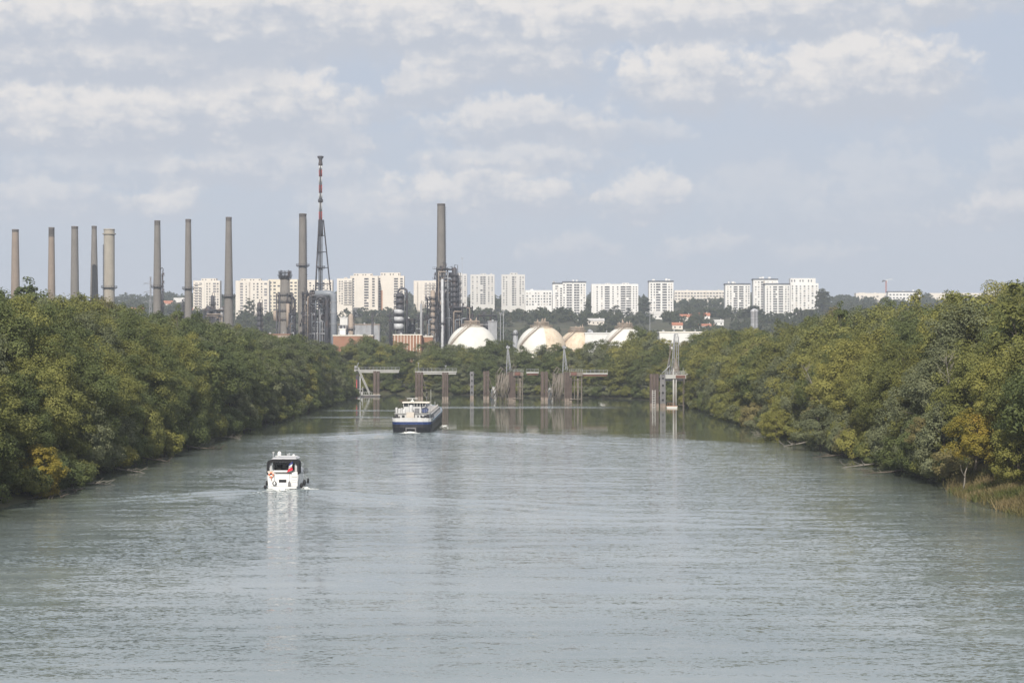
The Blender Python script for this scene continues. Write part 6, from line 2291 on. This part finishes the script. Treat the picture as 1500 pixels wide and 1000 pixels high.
# wheelhouse
wh = MB().bx(-2.35, 3.0, 6.2, 10.5, 4.603, 6.1).build("wheelhouse", M_SHIPW, bg)
MB().bx(-2.38, 3.03, 6.15, 10.55, 6.103, 6.98).build("wheelhouse_window_band", M_GLASS, wh)
mb = MB()
for x in (-2.36, -1.15, .25, 1.0, 1.75, 2.4, 3.01):
    mb.box((x, 6.14, 6.54), (.14, .08, .87))
for y in (7.4, 8.6, 9.8):
    mb.box((3.04, y, 6.54), (.06, .12, .87))
mb.build("window_post", M_SHIPW, wh)
MB().bx(-2.65, 4.1, 5.7, 11.0, 6.983, 7.22).build("wheelhouse_roof", M_CREAMR, wh)
mb = MB().cyl((-.25, 8, 7.2), (-.25, 8, 8.0), .16, .14, 8).box((-.25, 8, 7.45), (.8, .6, .3))
ra = mb.build("radar_mast", M_SHIPW, wh)
MB().box((-.28, 8, 8.06), (2.7, .25, .14)).build("radar_scanner", M_SHIPW, ra)
mb = MB().cyl((4.45, 5.2, 4.6), (4.45, 5.2, 10.4), .06, .03, 6)
mb.build("aerial", M_SHIPW, bg)
mb = MB().cyl((3.15, 9.8, 7.2), (3.15, 9.8, 9.8), .06, .05, 6).bar((3.15, 9.8, 8.7), (2.9, 9.8, 7.4), .05).box((3.3, 9.8, 9.0), (.3, .1, .9))
mb.build("signal_mast", M_BLACK, bg)
# funnel with rounded shoulders
MB().lathe([(.50, 4.6), (.52, 5.6), (.46, 6.2), (.34, 6.55), (.05, 6.62)], (-.35, 3.6, 0), 16).build("funnel", M_SHIPW, bg)
MB().cyl((-.35, 3.6, 6.5), (-.35, 3.6, 7.0), .18, .18, 10).build("exhaust_pipe", M_BLACK, bg)
# white lockers and railings on the deckhouse roof
mb = MB()
mb.bx(-4.15, -3.7, 3.2, 4.6, 4.603, 5.95).bx(-3.5, -2.9, 3.4, 5.0, 4.603, 5.7).bx(-2.75, -2.45, 3.2, 4.2, 4.603, 5.85).lathe([(.42, 4.603), (.42, 5.4), (.2, 5.65), (.02, 5.7)], (-2.0, 3.3, 0), 12)
mb.build("roof_lockers", M_SHIPW, bg)
mb = MB()
for x in [-4.2 + .6 * i for i in range(15)]:
    mb.bar((x, 1.5, 4.6), (x, 1.5, 5.55), .035)
for z in (5.1, 5.55):
    mb.bar((-4.2, 1.5, z), (4.2, 1.5, z), .035)
    for s in (-4.2, 4.2): mb.bar((s, 1.5, z), (s, 11.5, z), .035)
mb.build("railing", M_LIGHTSTEEL, bg)
MB().bx(.6, 1.7, 2.4, 4.0, 4.603, 5.75).build("ventilation_box", M_GREYPILE, bg)
mb = MB().cyl((2.2, 5.3, 4.6), (2.2, 5.3, 6.2), .14, .12, 8).bar((2.2, 5.3, 6.1), (3.0, 4.4, 6.7), .12)
mb.build("davit", M_BLACK, bg)
# cargo section
MB().bx(-4.2, 4.2, 15, 74, 2.585, 3.9).build("trunk_deck", M_HATCH, bg)
mb = MB()
for k in range(11):
    y = 18 + k * 5.2
    mb.bx(-3.2, 3.2, y, y + 3.8, 3.903, 4.3)
    mb.cyl((3.6, y, 3.9), (3.6, y, 4.7), .2, .2, 8)
    mb.cyl((-3.6, y, 3.9), (-3.6, y, 4.7), .2, .2, 8)
mb.build("tank_hatches", M_HATCH, bg)
mb = MB()
for x in (-1.2, -.6, .6, 1.2):
    mb.tube([(x, 14, 4.7), (x, 74, 4.7)], .14, 6)
for y in range(16, 74, 4): mb.bx(-1.6, 1.6, y, y + .2, 4.305, 4.56)
mb.build("deck_pipes", M_GREYSTEEL, bg)
mb = MB()
for s in (-4.7, 4.7):
    for y in range(12, 72, 3):
        mb.bar((s, y, 2.6), (s, y, 3.75), .045)
    for z in (3.2, 3.75): mb.bar((s, 12, z), (s, 70, z), .04)
mb.build("side_railing", M_LIGHTSTEEL, bg)
MB().bx(-1.6, 1.6, 79, 81.5, 2.6, 4.4).build("forepeak_house", M_SHIPW, bg)
mb = MB().cyl((0, 82, 3), (0, 82, 8), .1, .07, 6).cyl((2.5, 80, 3), (2.5, 80, 5.2), .06, .05, 6)
mb.build("fore_mast", M_SHIPW, bg)

# tender carried on the roof
td = empty("dinghy", (bx0 + 3.05, by0 + 3.0, 4.62), "small dark blue dinghy resting on the barge's aft deckhouse roof", "dinghy")
prof2 = [(-1.0, .0, .0), (-.9, .0, .0)]
mb = MB()
def dring(k, z): return [(x * k, y * (.9 + .1 * k), z) for x, y in ((-.85, 0), (.85, 0), (.95, .8), (.8, 2.0), (.35, 2.8), (0, 3.0), (-.35, 2.8), (-.8, 2.0), (-.95, .8))]
mb.loft([dring(.55, .12), dring(.85, .45), dring(1.0, .82)])
mb.build("hull", M_BLUE, td)
mb = MB().loft([dring(1.01, .823), dring(.82, 1.12), dring(.45, 1.28)])
mb.build("cover", mat("blue_tarpaulin", (0.025, 0.038, 0.085), .8, .2, 1.2), td)
mb = MB().bx(-.8, .8, .4, .55, 0, .2).bx(-.7, .7, 1.9, 2.05, 0, .2)
mb.build("cradle", M_BLACK, td)


# ------------------------------------------------------------------ churned foam behind both boats
M_FOAM = mat("white_foam", (0.72, 0.74, 0.72), 0.7, 0.1, 1.0)


def foam(name, x, y, wid, length, n, seed, hmax, label, side=0.0, amp=1.0):
    rg = random.Random(seed)
    mb = MB()
    for i in range(n):
        t = rg.random() ** 2.0
        px = x + rg.gauss(0, wid * (.35 + .5 * t)) + side * t
        py = y - t * length
        h = max(.02, hmax * (1 - t) ** 1.6 * rg.uniform(.3, 1.0) * math.exp(-((px - x) / wid) ** 2))
        rx = rg.uniform(.08, .42) * (1 - .4 * t) * amp
        mb.ell((px, py, float(wake_h(np.array([px]), np.array([py]))[0]) + .0), (rx * 1.6, rx * rg.uniform(.5, 1), h), 7, 4)
    o = mb.build(name, M_FOAM)
    return tag(o, label, "foam", kind='stuff')


foam("wake_foam", yx - .2, yy - .6, 1.9, 7.0, 110, 3, .10, "thin white wash churned up behind the yacht's stern", amp=.8)
foam("wake_foam", bx0 - .3, by0 - .3, 1.7, 6.0, 230, 5, .30, "white propeller wash boiling up at the barge's stern", amp=.75)
foam("wake_foam", yx + 3.0, yy + 2.2, .6, 3.5, 50, 8, .18, "small white splash along the yacht's right side", side=1.2, amp=.7)
foam("wake_foam", bx0 + 6.6, by0 + 40, 1.2, 24, 60, 9, .08, "white bow wave curling along the barge's right side", side=1.2, amp=.6)

# ------------------------------------------------------------------ summer haze
def make_haze():
    m = bpy.data.materials.new("haze")
    m.use_nodes = True
    T = NT(m.node_tree)
    T.n.clear()
    pv = T.new('ShaderNodeVolumePrincipled')
    pv.inputs['Color'].default_value = (0.82, 0.89, 1.0, 1)
    pv.inputs['Density'].default_value = HAZE_DENSITY
    pv.inputs['Anisotropy'].default_value = 0.0
    out = T.new('ShaderNodeOutputMaterial')
    T.l.new(pv.outputs[0], out.inputs['Volume'])
    try:
        m.cycles.homogeneous_volume = True
    except Exception:
        pass
    mb = MB().bx(-3100, 3100, -260, 6100, -4.2, 190)
    o = mb.build("haze", m)
    tag(o, "thin bluish summer haze between the river and the distant hill", "haze", kind='stuff')


HAZE_DENSITY = 0.00013
make_haze()
